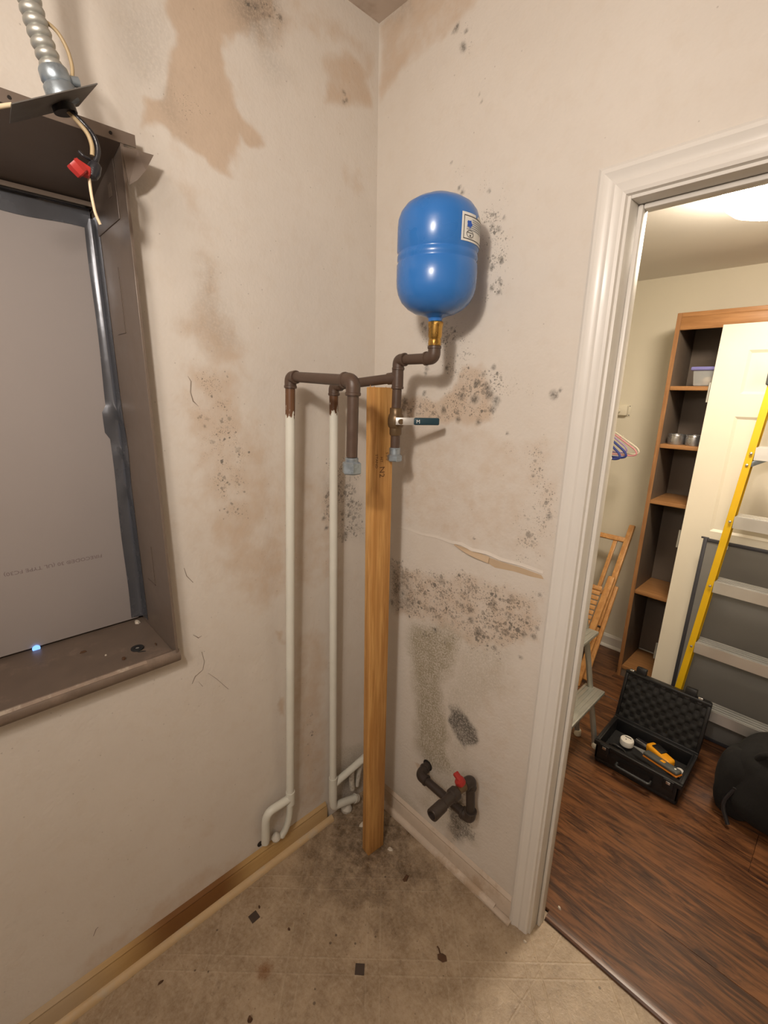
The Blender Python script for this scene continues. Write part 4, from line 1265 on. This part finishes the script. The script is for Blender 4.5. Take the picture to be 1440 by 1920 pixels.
crumb('dirt_clump', 'tiny dark fleck between the two square chips', 'debris', (.232, -.545, 0), (.007, .004, .004), 'wood_crumb', 14)
crumb('plaster_crumb', 'pale crumb on the closet planks at the door jamb foot', 'debris', (.788, .132, .012), (.008, .007, .005), 'plaster_crumb', 15)
crumb('plaster_crumb', 'pale crumb on the vinyl at the casing foot', 'debris', (.757, -.030, 0), (.008, .006, .005), 'plaster_crumb', 16)
crumb('wood_chip', 'dark splinter on the vinyl below the left baseboard end', 'debris', (.10, -.885, 0), (.004, .010, .004), 'wood_crumb', 17)
crumb('wood_chip', 'dark bark fragment on the vinyl right of the stud', 'debris', (.375, -.165, 0), (.012, .020, .006), 'wood_crumb', 18)
crumb('plaster_crumb', 'pale flake in the corner behind the stud beside the pipe foot', 'debris', (.118, -.140, 0), (.010, .018, .006), 'plaster_crumb', 19)
sp_ = thing('spade_bit', 'dark leaf-shaped scrap with a stem on the vinyl floor', 'debris', (.60, -.247, 0))
sp_.name = 'leaf_scrap'
OFF['leaf_scrap'] = Vector((.60, -.247, 0))
lp = [(.594, -.254), (.602, -.262), (.617, -.258), (.624, -.246), (.614, -.238), (.602, -.242)]
MB().extrude([(x, y_, .0006) for x, y_ in lp], (0, 0, .003)).build('blade', 'wood_crumb', sp_, smooth=False)
MB().tube([(.598, -.247, .0025), (.587, -.240, .003), (.580, -.239, .002)], .0022, 6).build('stem', 'wood_crumb', sp_)

# ------------------------------------------------------------------ closet lamp
LC = Vector((.862, .83, HC))
cl = thing('ceiling_light', 'lit round frosted dome lamp on the closet ceiling', 'light', tuple(LC))
MB().lathe([(.165, -.001), (.165, -.018), (.150, -.024)], LC, (0, 0, 1), 40).build('base_ring', 'trim_white', cl)
dome = [(.001, -.100), (.04, -.099), (.08, -.093), (.115, -.081), (.138, -.062), (.148, -.040), (.149, -.024)]
MB().lathe(dome, LC, (0, 0, 1), 40, False).build('glass_dome', 'lamp_glass', cl)

# ------------------------------------------------------------------ bookcase
BX0, BX1, BY0, BY1, BZ = .415, 1.135, 1.632, 1.922, 2.035
FZ = .012
bk = thing('bookcase', 'tall brown wooden bookcase with a dark back against the cream wall', 'bookcase', (.77, 1.78, FZ))
T = .020
for x in (BX0, BX1 - T):
    sp1 = MB().box((x, BY0, FZ), (x + T, BY1, BZ)).build('side_panel', 'bookcase_inner', bk, bevel=.001)
    MB().box((x, BY0 - .0015, FZ), (x + T, BY0, BZ)).build('edge_banding', 'bookcase_oak', sp1)
MB().box((BX0, BY0, BZ - T), (BX1, BY1, BZ + .002)).build('top_panel', 'bookcase_shelf', bk, bevel=.002)
MB().box((BX0 + T, BY0 - .001, BZ - .078), (BX1 - T, BY0 + .018, BZ - T)).build('fascia', 'bookcase_shelf', bk, bevel=.001)
MB().box((BX0 + T, BY1 - .010, FZ + .08), (BX1 - T, BY1 - .004, BZ - T)).build('back_panel', 'bookcase_back', bk, smooth=False)
for z in (1.692, 1.400, 1.100, .572, .085):
    MB().box((BX0 + T, BY0 + .002, z - .020), (BX1 - T, BY1 - .012, z)).build('shelf', 'bookcase_shelf', bk, bevel=.0012)
MB().box((BX0 + T, BY0 + .006, FZ), (BX1 - T, BY0 + .020, .065)).build('plinth', 'bookcase_inner', bk)

pbx = thing('storage_box', 'small clear plastic box with violet lid on the bookcase top shelf', 'box', (.60, 1.70, 1.692))
m = MB()
lo = [(.528, 1.652, 1.693), (.668, 1.652, 1.693), (.668, 1.752, 1.693), (.528, 1.752, 1.693)]
hi = [(.520, 1.646, 1.768), (.676, 1.646, 1.768), (.676, 1.758, 1.768), (.520, 1.758, 1.768)]
m.add(lo + hi, [(0, 3, 2, 1), (0, 1, 5, 4), (1, 2, 6, 5), (2, 3, 7, 6), (3, 0, 4, 7)])
m.build('tub', 'clear_plastic', pbx, bevel=.006)
MB().box((.510, 1.638, 1.766), (.686, 1.766, 1.784)).build('lid', 'lid_violet', pbx, bevel=.006, seg=3)
MB().box((.645, 1.640, 1.735), (.668, 1.646, 1.772)).build('clip', 'hanger_white', pbx, bevel=.002)
MB().lathe([(.004, 0), (.030, .004), (.038, .020), (.028, .038), (.004, .048)], (.585, 1.70, 1.696), (.1, 0, 1), 12).build('contents', 'cloth_beige', pbx)
for x, lab in ((.487, 'grey metal tin on the bookcase shelf next to the side panel'), (.567, 'grey metal tin on the bookcase shelf next to the white door')):
    o = thing('metal_tin', lab, 'tin', (x, 1.70, 1.400), 'metal tins on the bookcase shelf')
    MB().lathe([(.0385, .0005), (.039, .002), (.039, .050), (.0385, .052), (.036, .052), (.036, .048), (.002, .047)], (x, 1.70, 1.400), (0, 0, 1), 36).build('can', 'tin_metal', o, angle=30)
    MB().lathe([(.0392, .044), (.0400, .046), (.0392, .048)], (x, 1.70, 1.400), (0, 0, 1), 36, False).build('rim', 'tin_metal', o)

# ------------------------------------------------------------------ loose door leaning on the bookcase
dz = thing('panel_door', 'cream moulded panel door leaning in front of the bookcase', 'door', (.99, 1.53, FZ))
lean = R(2.5)
Md = Matrix.Translation((.622, 1.500, FZ + .002)) @ Matrix.Rotation(-lean, 4, 'X')
DW, DH, DT = .76, 1.950, .035
def panel_face(x0, x1, z0, z1):
    """raised panel with a sunk moulded border, on the door's front face"""
    m = MB()
    r = [(0, 0.0), (.012, .008), (.030, .008), (.055, .001)]
    rings = []
    for d, dep in r:
        rings.append([Md @ Vector(p) for p in ((x0 + d, dep, z0 + d), (x1 - d, dep, z0 + d), (x1 - d, dep, z1 - d), (x0 + d, dep, z1 - d))])
    vs = [p for rr in rings for p in rr]
    fs = []
    for k in range(3):
        for i in range(4):
            j = (i + 1) % 4
            fs.append((4 * k + i, 4 * k + j, 4 * k + 4 + j, 4 * k + 4 + i))
    fs.append((12, 13, 14, 15))
    return m.add(vs, fs).build('raised_panel', 'door_cream', dz, angle=20)
xs_ = [0, .115, .345, .415, .645, .76]
zs_ = [0, .22, .82, 1.00, 1.545, 1.645, 1.835, DH]
slab = MB()
for i in range(5):
    for k in range(7):
        hole = i in (1, 3) and k in (1, 3, 5)
        if not hole:
            slab.box((xs_[i], 0, zs_[k]), (xs_[i + 1], DT, zs_[k + 1]), Md)
        else:
            slab.box((xs_[i], .0085, zs_[k]), (xs_[i + 1], DT, zs_[k + 1]), Md)
so = slab.build('slab', 'door_cream', dz, smooth=False)
bm = bmesh.new()
bm.from_mesh(so.data)
bmesh.ops.remove_doubles(bm, verts=bm.verts, dist=1e-5)
bm.to_mesh(so.data)
bm.free()
for i in (1, 3):
    for k in (1, 3, 5):
        panel_face(xs_[i], xs_[i + 1], zs_[k], zs_[k + 1])
for z in (.30, .93, 1.65):
    hg = MB().box((-.003, .004, z - .045), (0, .030, z + .045), Md).build('hinge_leaf', 'aluminium_dull', dz, smooth=False)
    MB().cyl(Md @ Vector((-.006, .002, z - .045)), Md @ Vector((-.006, .002, z + .045)), .0045, 10).build('hinge_pin', 'aluminium_dull', hg)

# ------------------------------------------------------------------ framed screen leaning on the door
sf_ = thing('window_screen', 'grey mesh window screen in a dark frame behind the ladder', 'screen', (1.06, 1.40, FZ))
Mf = Matrix.Translation((.735, 1.395, FZ + .001)) @ Matrix.Rotation(-R(3.6), 4, 'X')
SW, SH = .66, .985
MB().box((0, 0, 0), (.016, .014, SH), Mf).build('frame_side', 'screen_frame', sf_, bevel=.002)
MB().box((SW - .016, 0, 0), (SW, .014, SH), Mf).build('frame_side', 'screen_frame', sf_, bevel=.002)
MB().box((.016, 0, SH - .016), (SW - .016, .014, SH), Mf).build('frame_rail', 'screen_frame', sf_, bevel=.002)
MB().box((.016, 0, 0), (SW - .016, .014, .016), Mf).build('frame_rail', 'screen_frame', sf_, bevel=.002)
MB().box((.016, .005, .016), (SW - .016, .0065, SH - .016), Mf).build('mesh', 'screen_mesh', sf_, smooth=False)
MB().box((-.010, .002, SH - .004), (.020, .012, SH + .004), Mf).build('corner_tab', 'screen_frame', sf_, bevel=.001)
MB().box((.075, -.003, SH - .034), (.100, .002, SH - .016), Mf).build('pull_tab', 'label_white', sf_, bevel=.001)

# ------------------------------------------------------------------ yellow ladder
ld = thing('step_ladder', 'yellow fibreglass ladder with ribbed aluminium steps leaning on the door', 'ladder', (.98, 1.26, FZ))
LF = Vector((.772, 1.262, FZ))
LT = Vector((.888, 1.335, 1.90))
RF = Vector((1.200, 1.262, FZ))
RT_ = Vector((1.084, 1.335, 1.90))
def lerp(a, b, z):
    return a.lerp(b, (z - a.z) / (b.z - a.z))
def rail(f, t_, zcut, s):
    b = lerp(f, t_, zcut)
    m = MB().bar(f, b, .026, .005, (0, 1, 0))                     # front flange
    dd = Vector((s * .0115, .030, 0))
    m.bar(f + dd, b + dd, .004, .060, (0, 1, 0))                  # web
    dd = Vector((0, .058, 0))
    m.bar(f + dd, b + dd, .026, .005, (0, 1, 0))
    return m.build('rail', 'ladder_yellow', ld, bevel=.001, smooth=False)
r1 = rail(LF, LT, 1.690, -1)
r2 = rail(RF, RT_, 1.690, 1)
steps = (1.445, 1.152, .852, .548, .250)
for k, z in enumerate(steps):
    a, b = lerp(LF, LT, z), lerp(RF, RT_, z)
    a, b = a + Vector((.013, -.008, 0)), b + Vector((-.013, -.008, 0))
    m = MB()
    fw = b.x - a.x
    # folded channel step: front lip, ribbed tread, rear lip
    m.bar(a + Vector((0, .002, -.024)), b + Vector((0, .002, -.024)), .004, .052)
    m.bar(a + Vector((0, .078, -.016)), b + Vector((0, .078, -.016)), .003, .034)
    so = m.build('step', 'aluminium', ld, smooth=False)
    MB().bar(a + Vector((0, .040, -.005)), b + Vector((0, .040, -.005)), .074, .003).build('tread_plate', 'tool_grey', so)
    for j in range(4):
        yy = .013 + .019 * j
        MB().bar(a + Vector((.004, yy, .0)), b + Vector((-.004, yy, .0)), .0120, .007).build('tread_rib', 'aluminium', so, smooth=False)
    for (pt, s) in ((a, -1), (b, 1)):
        c = pt + Vector((s * .012, -.0010, -.024))
        MB().lathe([(.001, .004), (.005, .003), (.0062, 0)], c + Vector((0, -.0005, 0)), (0, -1, 0), 12).build('rivet', 'steel_bright', ld)
a = lerp(LF, LT, 1.372)
MB().bar(a + Vector((.006, .006, 0)), lerp(LF, LT, 1.415) + Vector((.075, .030, 0)), .004, .020).build('step_brace', 'galvanised', ld, bevel=.001)
MB().lathe([(.001, .004), (.005, .003), (.0062, 0)], a + Vector((0, -.004, 0)), (0, -1, 0), 12).build('rivet', 'steel_bright', ld)
tz = lerp(LF, LT, 1.692)
tz2 = lerp(RF, RT_, 1.692)
MB().box((tz.x - .020, tz.y - .012, 1.690), (tz2.x + .020, tz.y + .080, 1.760)).build('top_cap', 'tool_grey', ld, bevel=.008, seg=3)
for f in (LF, RF):
    MB().box((f.x - .018, f.y - .008, FZ), (f.x + .018, f.y + .066, FZ + .030)).build('foot', 'black_rubber', ld, bevel=.003)
MB().box((tz.x - .034, 1.318, 1.205), (tz.x - .026, 1.326, 1.235)).build('spreader_clip', 'black_plastic', ld)

# ------------------------------------------------------------------ open equipment case
CX0, CX1, CY0, CY1, CH = .600, .935, .852, 1.082, .125
ca = thing('equipment_case', 'open black hard plastic case with foam lid on the wood floor', 'case', (.77, .97, FZ))
wl_ = .012
m = MB()
m.box((CX0, CY0, FZ), (CX1, CY1, FZ + .030))
ca_base = m.build('case_floor', 'case_black', ca, bevel=.010, seg=3)
for nm, lo, hi in (('case_wall', (CX0, CY0, FZ + .02), (CX1, CY0 + wl_, CH)), ('case_wall', (CX0, CY1 - wl_, FZ + .02), (CX1, CY1, CH)), ('case_wall', (CX0, CY0, FZ + .02), (CX0 + wl_, CY1, CH)), ('case_wall', (CX1 - wl_, CY0, FZ + .02), (CX1, CY1, CH))):
    MB().box(lo, hi).build(nm, 'case_black', ca, bevel=.004)
rim = MB()
o_, i_ = .008, .008
for lo, hi in (((CX0 - o_, CY0 - o_, CH - .022), (CX1 + o_, CY0 + i_, CH)), ((CX0 - o_, CY1 - i_, CH - .022), (CX1 + o_, CY1 + o_, CH)), ((CX0 - o_, CY0 + i_, CH - .022), (CX0 + i_, CY1 - i_, CH)), ((CX1 - i_, CY0 + i_, CH - .022), (CX1 + o_, CY1 - i_, CH))):
    rim.box(lo, hi)
rim.build('rim', 'case_black', ca, bevel=.003)
MB().box((CX0 + wl_, CY0 + wl_, FZ + .03), (CX1 - wl_, CY1 - wl_, FZ + .048)).build('foam_bed', 'foam_black', ca)
hd = MB().tube(rounded([(.700, CY0 - .010, .070), (.700, CY0 - .028, .066), (.835, CY0 - .028, .066), (.835, CY0 - .010, .070)], .012, 4), .008, 12)
hd.build('carry_handle', 'case_black', ca)
for x in (.640, .895):
    la = MB().box((x - .020, CY0 - .014, .075), (x + .020, CY0 - .006, CH - .002)).build('latch', 'case_black', ca, bevel=.002)
    MB().box((x - .008, CY0 - .0165, CH - .020), (x + .008, CY0 - .0145, CH - .008)).build('latch_plate', 'steel_bright', la, bevel=.001)
# lid
Ml = Matrix.Translation((CX0, CY1 + .006, CH - .004)) @ Matrix.Rotation(-R(14), 4, 'X')
LW, LH, LD = CX1 - CX0, .238, .050
lid = MB().box((-.006, .004, .0), (LW + .006, LD, LH), Ml).build('lid_shell', 'case_black', ca, bevel=.010, seg=3)
ridge = MB()
for lo, hi in (((-.008, -.004, 0), (LW + .008, .010, .012)), ((-.008, -.004, LH - .012), (LW + .008, .010, LH + .002)), ((-.008, -.004, .012), (.006, .010, LH - .012)), ((LW - .006, -.004, .012), (LW + .008, .010, LH - .012))):
    ridge.box(lo, hi, Ml)
ridge.build('lid_rim', 'case_black', ca, bevel=.003)
# egg-crate foam
nx, nz_ = 84, 58
vs, fs = [], []
for i in range(nx + 1):
    for k in range(nz_ + 1):
        x, z = .007 + (LW - .014) * i / nx, .013 + (LH - .026) * k / nz_
        d = .004 - .0055 * math.sin(x / LW * math.pi * 14) * math.sin(z / LH * math.pi * 10)
        vs.append(Ml @ Vector((x, d - .002, z)))
for i in range(nx):
    for k in range(nz_):
        a = i * (nz_ + 1) + k
        fs.append((a, a + nz_ + 1, a + nz_ + 2, a + 1))
MB().add(vs, fs).build('lid_foam', 'foam_black', ca, angle=80)
for x in (.055, LW - .075):
    lt = MB().box((x - .022, -.002, LH), (x + .022, .022, LH + .034), Ml).build('lid_latch', 'case_black', ca, bevel=.003)
    MB().box((x + (.03 if x > .1 else -.048), -.001, LH - .001), (x + (.048 if x > .1 else -.03), .012, LH + .010), Ml).build('latch_plate', 'steel_bright', lt, bevel=.001)
# things in the case
pk = thing('smoke_puck', 'round white puck-shaped sensor in the black case', 'sensor', (.690, .985, .075))
pk.name = 'round_sensor'
OFF['round_sensor'] = Vector((.690, .985, .0601))
MB().lathe([(.002, .0602), (.026, .0602), (.029, .064), (.029, .084), (.027, .089), (.020, .092), (.002, .0925)], (.688, .985, 0), (0, 0, 1), 32).build('body', 'tool_white', pk)
MB().box((.676, .992, .0922), (.702, .9955, .0940)).build('slot', 'black_plastic', pk)
MB().cyl((.685, .976, .092), (.685, .976, .0938), .0022, 8).build('button', 'black_plastic', pk)
ym = thing('utility_meter', 'yellow handheld meter with black grip in the black case', 'tool', (.835, .990, .0601))
My = Matrix.Translation((.820, 1.006, .0605)) @ Matrix.Rotation(R(-28), 4, 'Z')
def rbox(sx, sy, z0, z1, M_, name, mat, par, bv):
    return MB().box((-sx, -sy, z0), (sx, sy, z1), M_).build(name, mat, par, bevel=bv, seg=3)
rbox(.060, .024, 0, .052, My, 'body', 'tool_yellow', ym, .011)
rbox(.026, .018, .050, .0565, My @ Matrix.Translation((-.012, .006, 0)), 'grip', 'black_plastic', ym, .0028)
MB().tube([My @ Vector((.056, 0, .018)), My @ Vector((.072, 0, .018))], [.010, .005], 12).build('nose', 'tool_orange', ym)
mm = thing('moisture_meter', 'long grey moisture meter with orange underside in the black case', 'tool', (.86, .915, .06))
Mq = Matrix.Translation((.850, .912, .1165)) @ Matrix.Rotation(R(-22), 4, 'Z') @ Matrix.Rotation(R(-9), 4, 'Y')
rbox(.078, .019, 0, .008, Mq, 'orange_shell', 'tool_orange', mm, .0035)
rbox(.078, .018, .0082, .024, Mq, 'grey_shell', 'tool_grey', mm, .007)
rbox(.010, .007, .0238, .0248, Mq @ Matrix.Translation((.005, 0, 0)), 'badge', 'tool_yellow', mm, .0004)
MB().cyl(Mq @ Vector((.060, 0, .024)), Mq @ Vector((.060, 0, .0255)), .004, 12).build('button', 'label_white', mm)
MB().extrude([Mq @ Vector(p) for p in ((-.075, -.016, .010), (-.075, .014, .010), (-.135, .004, .006), (-.140, -.002, .006))], (0, 0, .003)).build('probe_blade', 'aluminium', mm, smooth=False)
wc_ = thing('white_cap', 'small white cap at the right end of the black case', 'cap', (.908, .985, .0601))
MB().lathe([(.002, .0602), (.016, .0602), (.018, .066), (.018, .084), (.014, .093), (.004, .097)], (.905, .975, 0), (0, 0, 1), 20).build('shell', 'tool_white', wc_)
MB().lathe([(.019, .0602), (.019, .070)], (.905, .975, 0), (0, 0, 1), 20).build('collar', 'black_plastic', wc_)
sb_ = thing('steel_blade', 'short steel blade lying between the meters in the black case', 'tool', (.872, .945, .1))
MB().extrude([(.862, .952, .104), (.888, .948, .102), (.897, .958, .101), (.872, .966, .103)], (0, 0, .003)).build('blade', 'aluminium', sb_, bevel=.0008)
MB().cyl((.876, .9565, .106), (.876, .9565, .108), .003, 8).build('bolt', 'tool_grey', sb_)
cbk = thing('black_cable', 'coiled glossy black cable in the left end of the case', 'cable', (.70, .93, .0601))
pts = []
for k in range(60):
    a = k / 59 * math.pi * 5
    pts.append((.672 + .034 * math.cos(a), .918 + .026 * math.sin(a), .068 + .010 * k / 59 + .004 * math.sin(a * 1.3)))
MB().tube(pts, .0045, 8).build('coil', 'black_plastic', cbk)
MB().lathe([(.006, 0), (.009, .004), (.009, .018), (.006, .022)], (.700, .905, .074), (1, .2, .1), 10).build('plug', 'black_plastic', cbk)
pb_ = thing('plastic_pouch', 'black glossy tool pouch against the back of the case', 'pouch', (.735, 1.04, .0601))
Mp = Matrix.Translation((.742, 1.030, .0602)) @ Matrix.Rotation(R(-8), 4, 'Z')
rbox(.034, .018, 0, .036, Mp, 'body', 'black_tape', pb_, .010)
MB().bar(Mp @ Vector((-.028, -.006, .0365)), Mp @ Vector((.028, -.010, .0365)), .003, .0015).build('zip', 'aluminium', pb_)

# ------------------------------------------------------------------ black bag
bg = thing('duffel_bag', 'slouched black fabric bag on the closet floor beside the case', 'bag', (1.25, 1.08, FZ))
def lump(c, r, n1, n2, seed, sq=.72, base=FZ, amp=.05):
    """a soft sack: superellipsoid with broad folds and a flat base"""
    rs_ = np.random.RandomState(seed)
    ph = rs_.rand(8) * 6.28
    vs, fs = [], []
    for i in range(n1 + 1):
        th_ = -math.pi / 2 + math.pi * i / n1
        for k in range(n2):
            a = 2 * math.pi * k / n2
            ct, st_ = math.cos(th_), math.sin(th_)
            sg = lambda v, e: math.copysign(abs(v) ** e, v)
            w_ = 1 + amp * (math.sin(3 * a + ph[0] + 2 * st_) + .6 * math.sin(5 * a + ph[1] - 3 * st_) + .5 * math.sin(7 * st_ + ph[2] + 2 * a))
            x = r[0] * sg(ct, sq) * sg(math.cos(a), sq) * w_
            y_ = r[1] * sg(ct, sq) * sg(math.sin(a), sq) * w_
            z = r[2] * sg(st_, .8) * (1 + amp * .8 * math.sin(2 * a + ph[3]))
            vs.append((c[0] + x, c[1] + y_, max(base + .001, c[2] + z)))
    for i in range(n1):
        for k in range(n2):
            k2 = (k + 1) % n2
            fs.append((i * n2 + k, i * n2 + k2, (i + 1) * n2 + k2, (i + 1) * n2 + k))
    return MB().add(vs, fs)
lump((1.30, 1.060, .178), (.255, .160, .180), 30, 52, 3, sq=.62, amp=.045).build('sack', 'bag_black', bg, angle=80)
lump((1.10, 1.02, .15), (.085, .090, .15), 18, 30, 5, sq=.62, amp=.06).build('side_pocket', 'bag_black', bg, angle=80)
MB().tube(rounded([(1.12, .99, .25), (1.14, .955, .36), (1.26, .94, .385), (1.38, .96, .34), (1.40, .99, .27)], .06, 6), .012, 10).build('strap', 'bag_black', bg)
MB().tube(rounded([(1.09, .935, .16), (1.065, .915, .09), (1.10, .893, .03)], .04, 6), .008, 8).build('webbing', 'black_tape', bg)
MB().box((1.085, .930, .155), (1.110, .938, .172)).build('buckle', 'black_plastic', bg, bevel=.002)

# ------------------------------------------------------------------ aluminium step stool behind the casing
ss = thing('step_stool', 'aluminium folding step stool half hidden behind the door casing', 'stool', (.50, .72, FZ))
def tube_leg(a, b, nm='leg'):
    o = MB().cyl(a, b, .0125, 16).build(nm, 'aluminium_dull', ss)
    MB().lathe([(.0150, 0), (.0165, .004), (.0150, .026), (.0130, .030)], Vector(a) + Vector((0, 0, -.002)), (0, 0, 1), 16).build('rubber_foot', 'hanger_white', o)
    return o
SY0, SY1 = .50, .935
for yy in (SY0, SY1):
    tube_leg((.572, yy, FZ + .003), (.388, yy, .905))
    tube_leg((.478, yy + (.02 if yy > .7 else -.02), FZ + .003), (.36, yy, .70), 'rear_leg')
def tread(x0, x1, z, nm):
    o = MB().box((x0, SY0 - .012, z - .016), (x1, SY1 + .012, z)).build(nm, 'aluminium_dull', ss, bevel=.003)
    for k in range(5):
        x = x0 + .010 + (x1 - x0 - .02) * k / 4
        MB().box((x - .003, SY0, z), (x + .003, SY1, z + .0018)).build('grip_rib', 'aluminium_dull', o, bevel=.0006)
tread(.482, .574, .315, 'tread')
tread(.418, .508, .595, 'tread')
tread(.31, .415, .885, 'platform')

# ------------------------------------------------------------------ folded wooden chair leaning on the far wall
ch = thing('folding_chair', 'folded wooden chair with slatted seat leaning at the closet wall', 'chair', (.13, 1.5, FZ))
pb0, pt0 = Vector((0, 1.345, FZ)), Vector((0, 1.862, .880))
def on(x, t, off=0.0):
    """point on the leaning plane of the chair, t in 0..1 up, off toward the room"""
    d = (pt0 - pb0)
    nrm = Vector((0, -d.z, d.y)).normalized()
    v = pb0 + d * t + nrm * off
    return Vector((x, v.y, v.z))
XR, XL = .300, -.080
for x in (XR, XL):
    MB().bar(on(x, 0), on(x, 1), .022, .034, (1, 0, 0)).build('post', 'chair_beech', ch, bevel=.006, seg=3)
MB().bar(on(XL, .90), on(XR, .90), .020, .030, on(0, 1) - on(0, 0)).build('top_rail', 'chair_beech', ch, bevel=.004)
for x in (.235, .11, -.015):
    MB().bar(on(x, .56, -.004), on(x, .90, -.004), .012, .024, (1, 0, 0)).build('back_spindle', 'chair_beech', ch, bevel=.003)
MB().bar(on(XL, .56, -.002), on(XR, .56, -.002), .020, .026, on(0, 1) - on(0, 0)).build('lower_rail', 'chair_beech', ch, bevel=.004)
for x in (.275, -.055):
    MB().bar(on(x + .012, .235, .034), on(x + .020, .66, .030), .020, .040, (1, 0, 0)).build('seat_rail', 'chair_beech', ch, bevel=.008, seg=3)
    MB().cyl(on(x + .045, .36, .010), on(x - .004, .36, .012), .006, 10).build('pivot', 'dark_bronze', ch)
for k in range(9):
    t = .33 + .030 * k
    MB().bar(on(-.035, t, .042), on(.268, t, .042), .008, .024, on(0, 1) - on(0, 0)).build('seat_slat', 'chair_beech', ch, bevel=.002)
MB().bar(on(-.05, .275, .040), on(.270, .275, .040), .014, .052, on(0, 1) - on(0, 0)).build('seat_front', 'chair_beech', ch, bevel=.004)
for x in (.322, -.105):
    MB().bar(on(x, .045, -.020), on(x - .006, .62, -.022), .018, .036, (1, 0, 0)).build('rear_leg', 'chair_beech', ch, bevel=.008, seg=3)

# ------------------------------------------------------------------ closet rod and hangers
RX, RZ = .128, 1.520
rd = thing('closet_rod', 'white closet rod in a wall bracket above the hangers', 'rod', (RX, YW, RZ))
MB().box((.045, YW - .004, 1.520), (.168, YW - .0005, 1.588)).build('bracket_plate', 'hanger_white', rd, bevel=.001)
MB().box((.050, YW - .030, 1.526), (.155, YW - .004, 1.582)).build('bracket_body', 'hanger_white', rd, bevel=.003)
for x, z in ((.161, 1.580), (.161, 1.527)):
    MB().cyl((x, YW - .004, z), (x, YW - .006, z), .003, 10).build('screw', 'tool_grey', rd)
MB().cyl((RX - .02, YW - .030, RZ + .028), (RX - .02, .60, RZ + .028), .011, 16).build('pole', 'hanger_white', rd)
MB().box((RX - .035, .58, RZ + .012), (RX - .005, .60, HC)).build('rod_hanger', 'hanger_white', rd, bevel=.002)
def hanger(y_, mat, label, half=.205, drop=.150, thick=.0042, tilt=0.0):
    cx, cz = RX - .02, RZ + .028
    o = thing('clothes_hanger', label, 'hanger', (cx, y_, cz), 'plastic clothes hangers')
    sh = cz - .055
    rr = lambda pts_: [Vector((p[0], y_ + tilt * (p[0] - cx), p[1])) for p in pts_]
    hook = [(cx + .020 * math.cos(a), cz - .005 + .020 * math.sin(a) + .0) for a in np.linspace(-.6, math.pi, 12)]
    hook = hook[::-1] + [(cx + .008, cz - .028), (cx, sh)]
    MB().tube(rr(hook), thick * .75, 8).build('hook', mat, o)
    pts_ = [(cx, sh), (cx + half, sh - drop + .030), (cx + half + .012, sh - drop + .006), (cx + half - .010, sh - drop - .004), (cx - half + .010, sh - drop - .004), (cx - half - .012, sh - drop + .006), (cx - half, sh - drop + .030), (cx, sh)]
    MB().tube(rounded(rr(pts_), .018, 5), thick, 8).build('body', mat, o)
    for sgn in (-1, 1):
        MB().tube(rr([(cx + sgn * half * .62, sh - drop * .52), (cx + sgn * half * .60, sh - drop * .42)]), thick * .8, 6).build('strap_notch', mat, o)
hanger(1.66, 'hanger_white', 'white plastic hanger farthest back on the closet rod', .215, .16)
hanger(1.62, 'hanger_pink', 'pink plastic hanger between the white hangers', .217, .165)
hanger(1.590, 'hanger_lilac', 'lilac plastic hanger behind the blue hangers', .175, .15)
hanger(1.545, 'hanger_blue', 'blue plastic hanger in the middle of the rod', .190, .172, .0062)
hanger(1.505, 'hanger_blue', 'blue plastic hanger nearest the white front hanger', .175, .178, .0062)
hanger(1.455, 'hanger_white', 'white plastic hanger in front of the blue hangers', .150, .185)
bpy.context.view_layer.update()
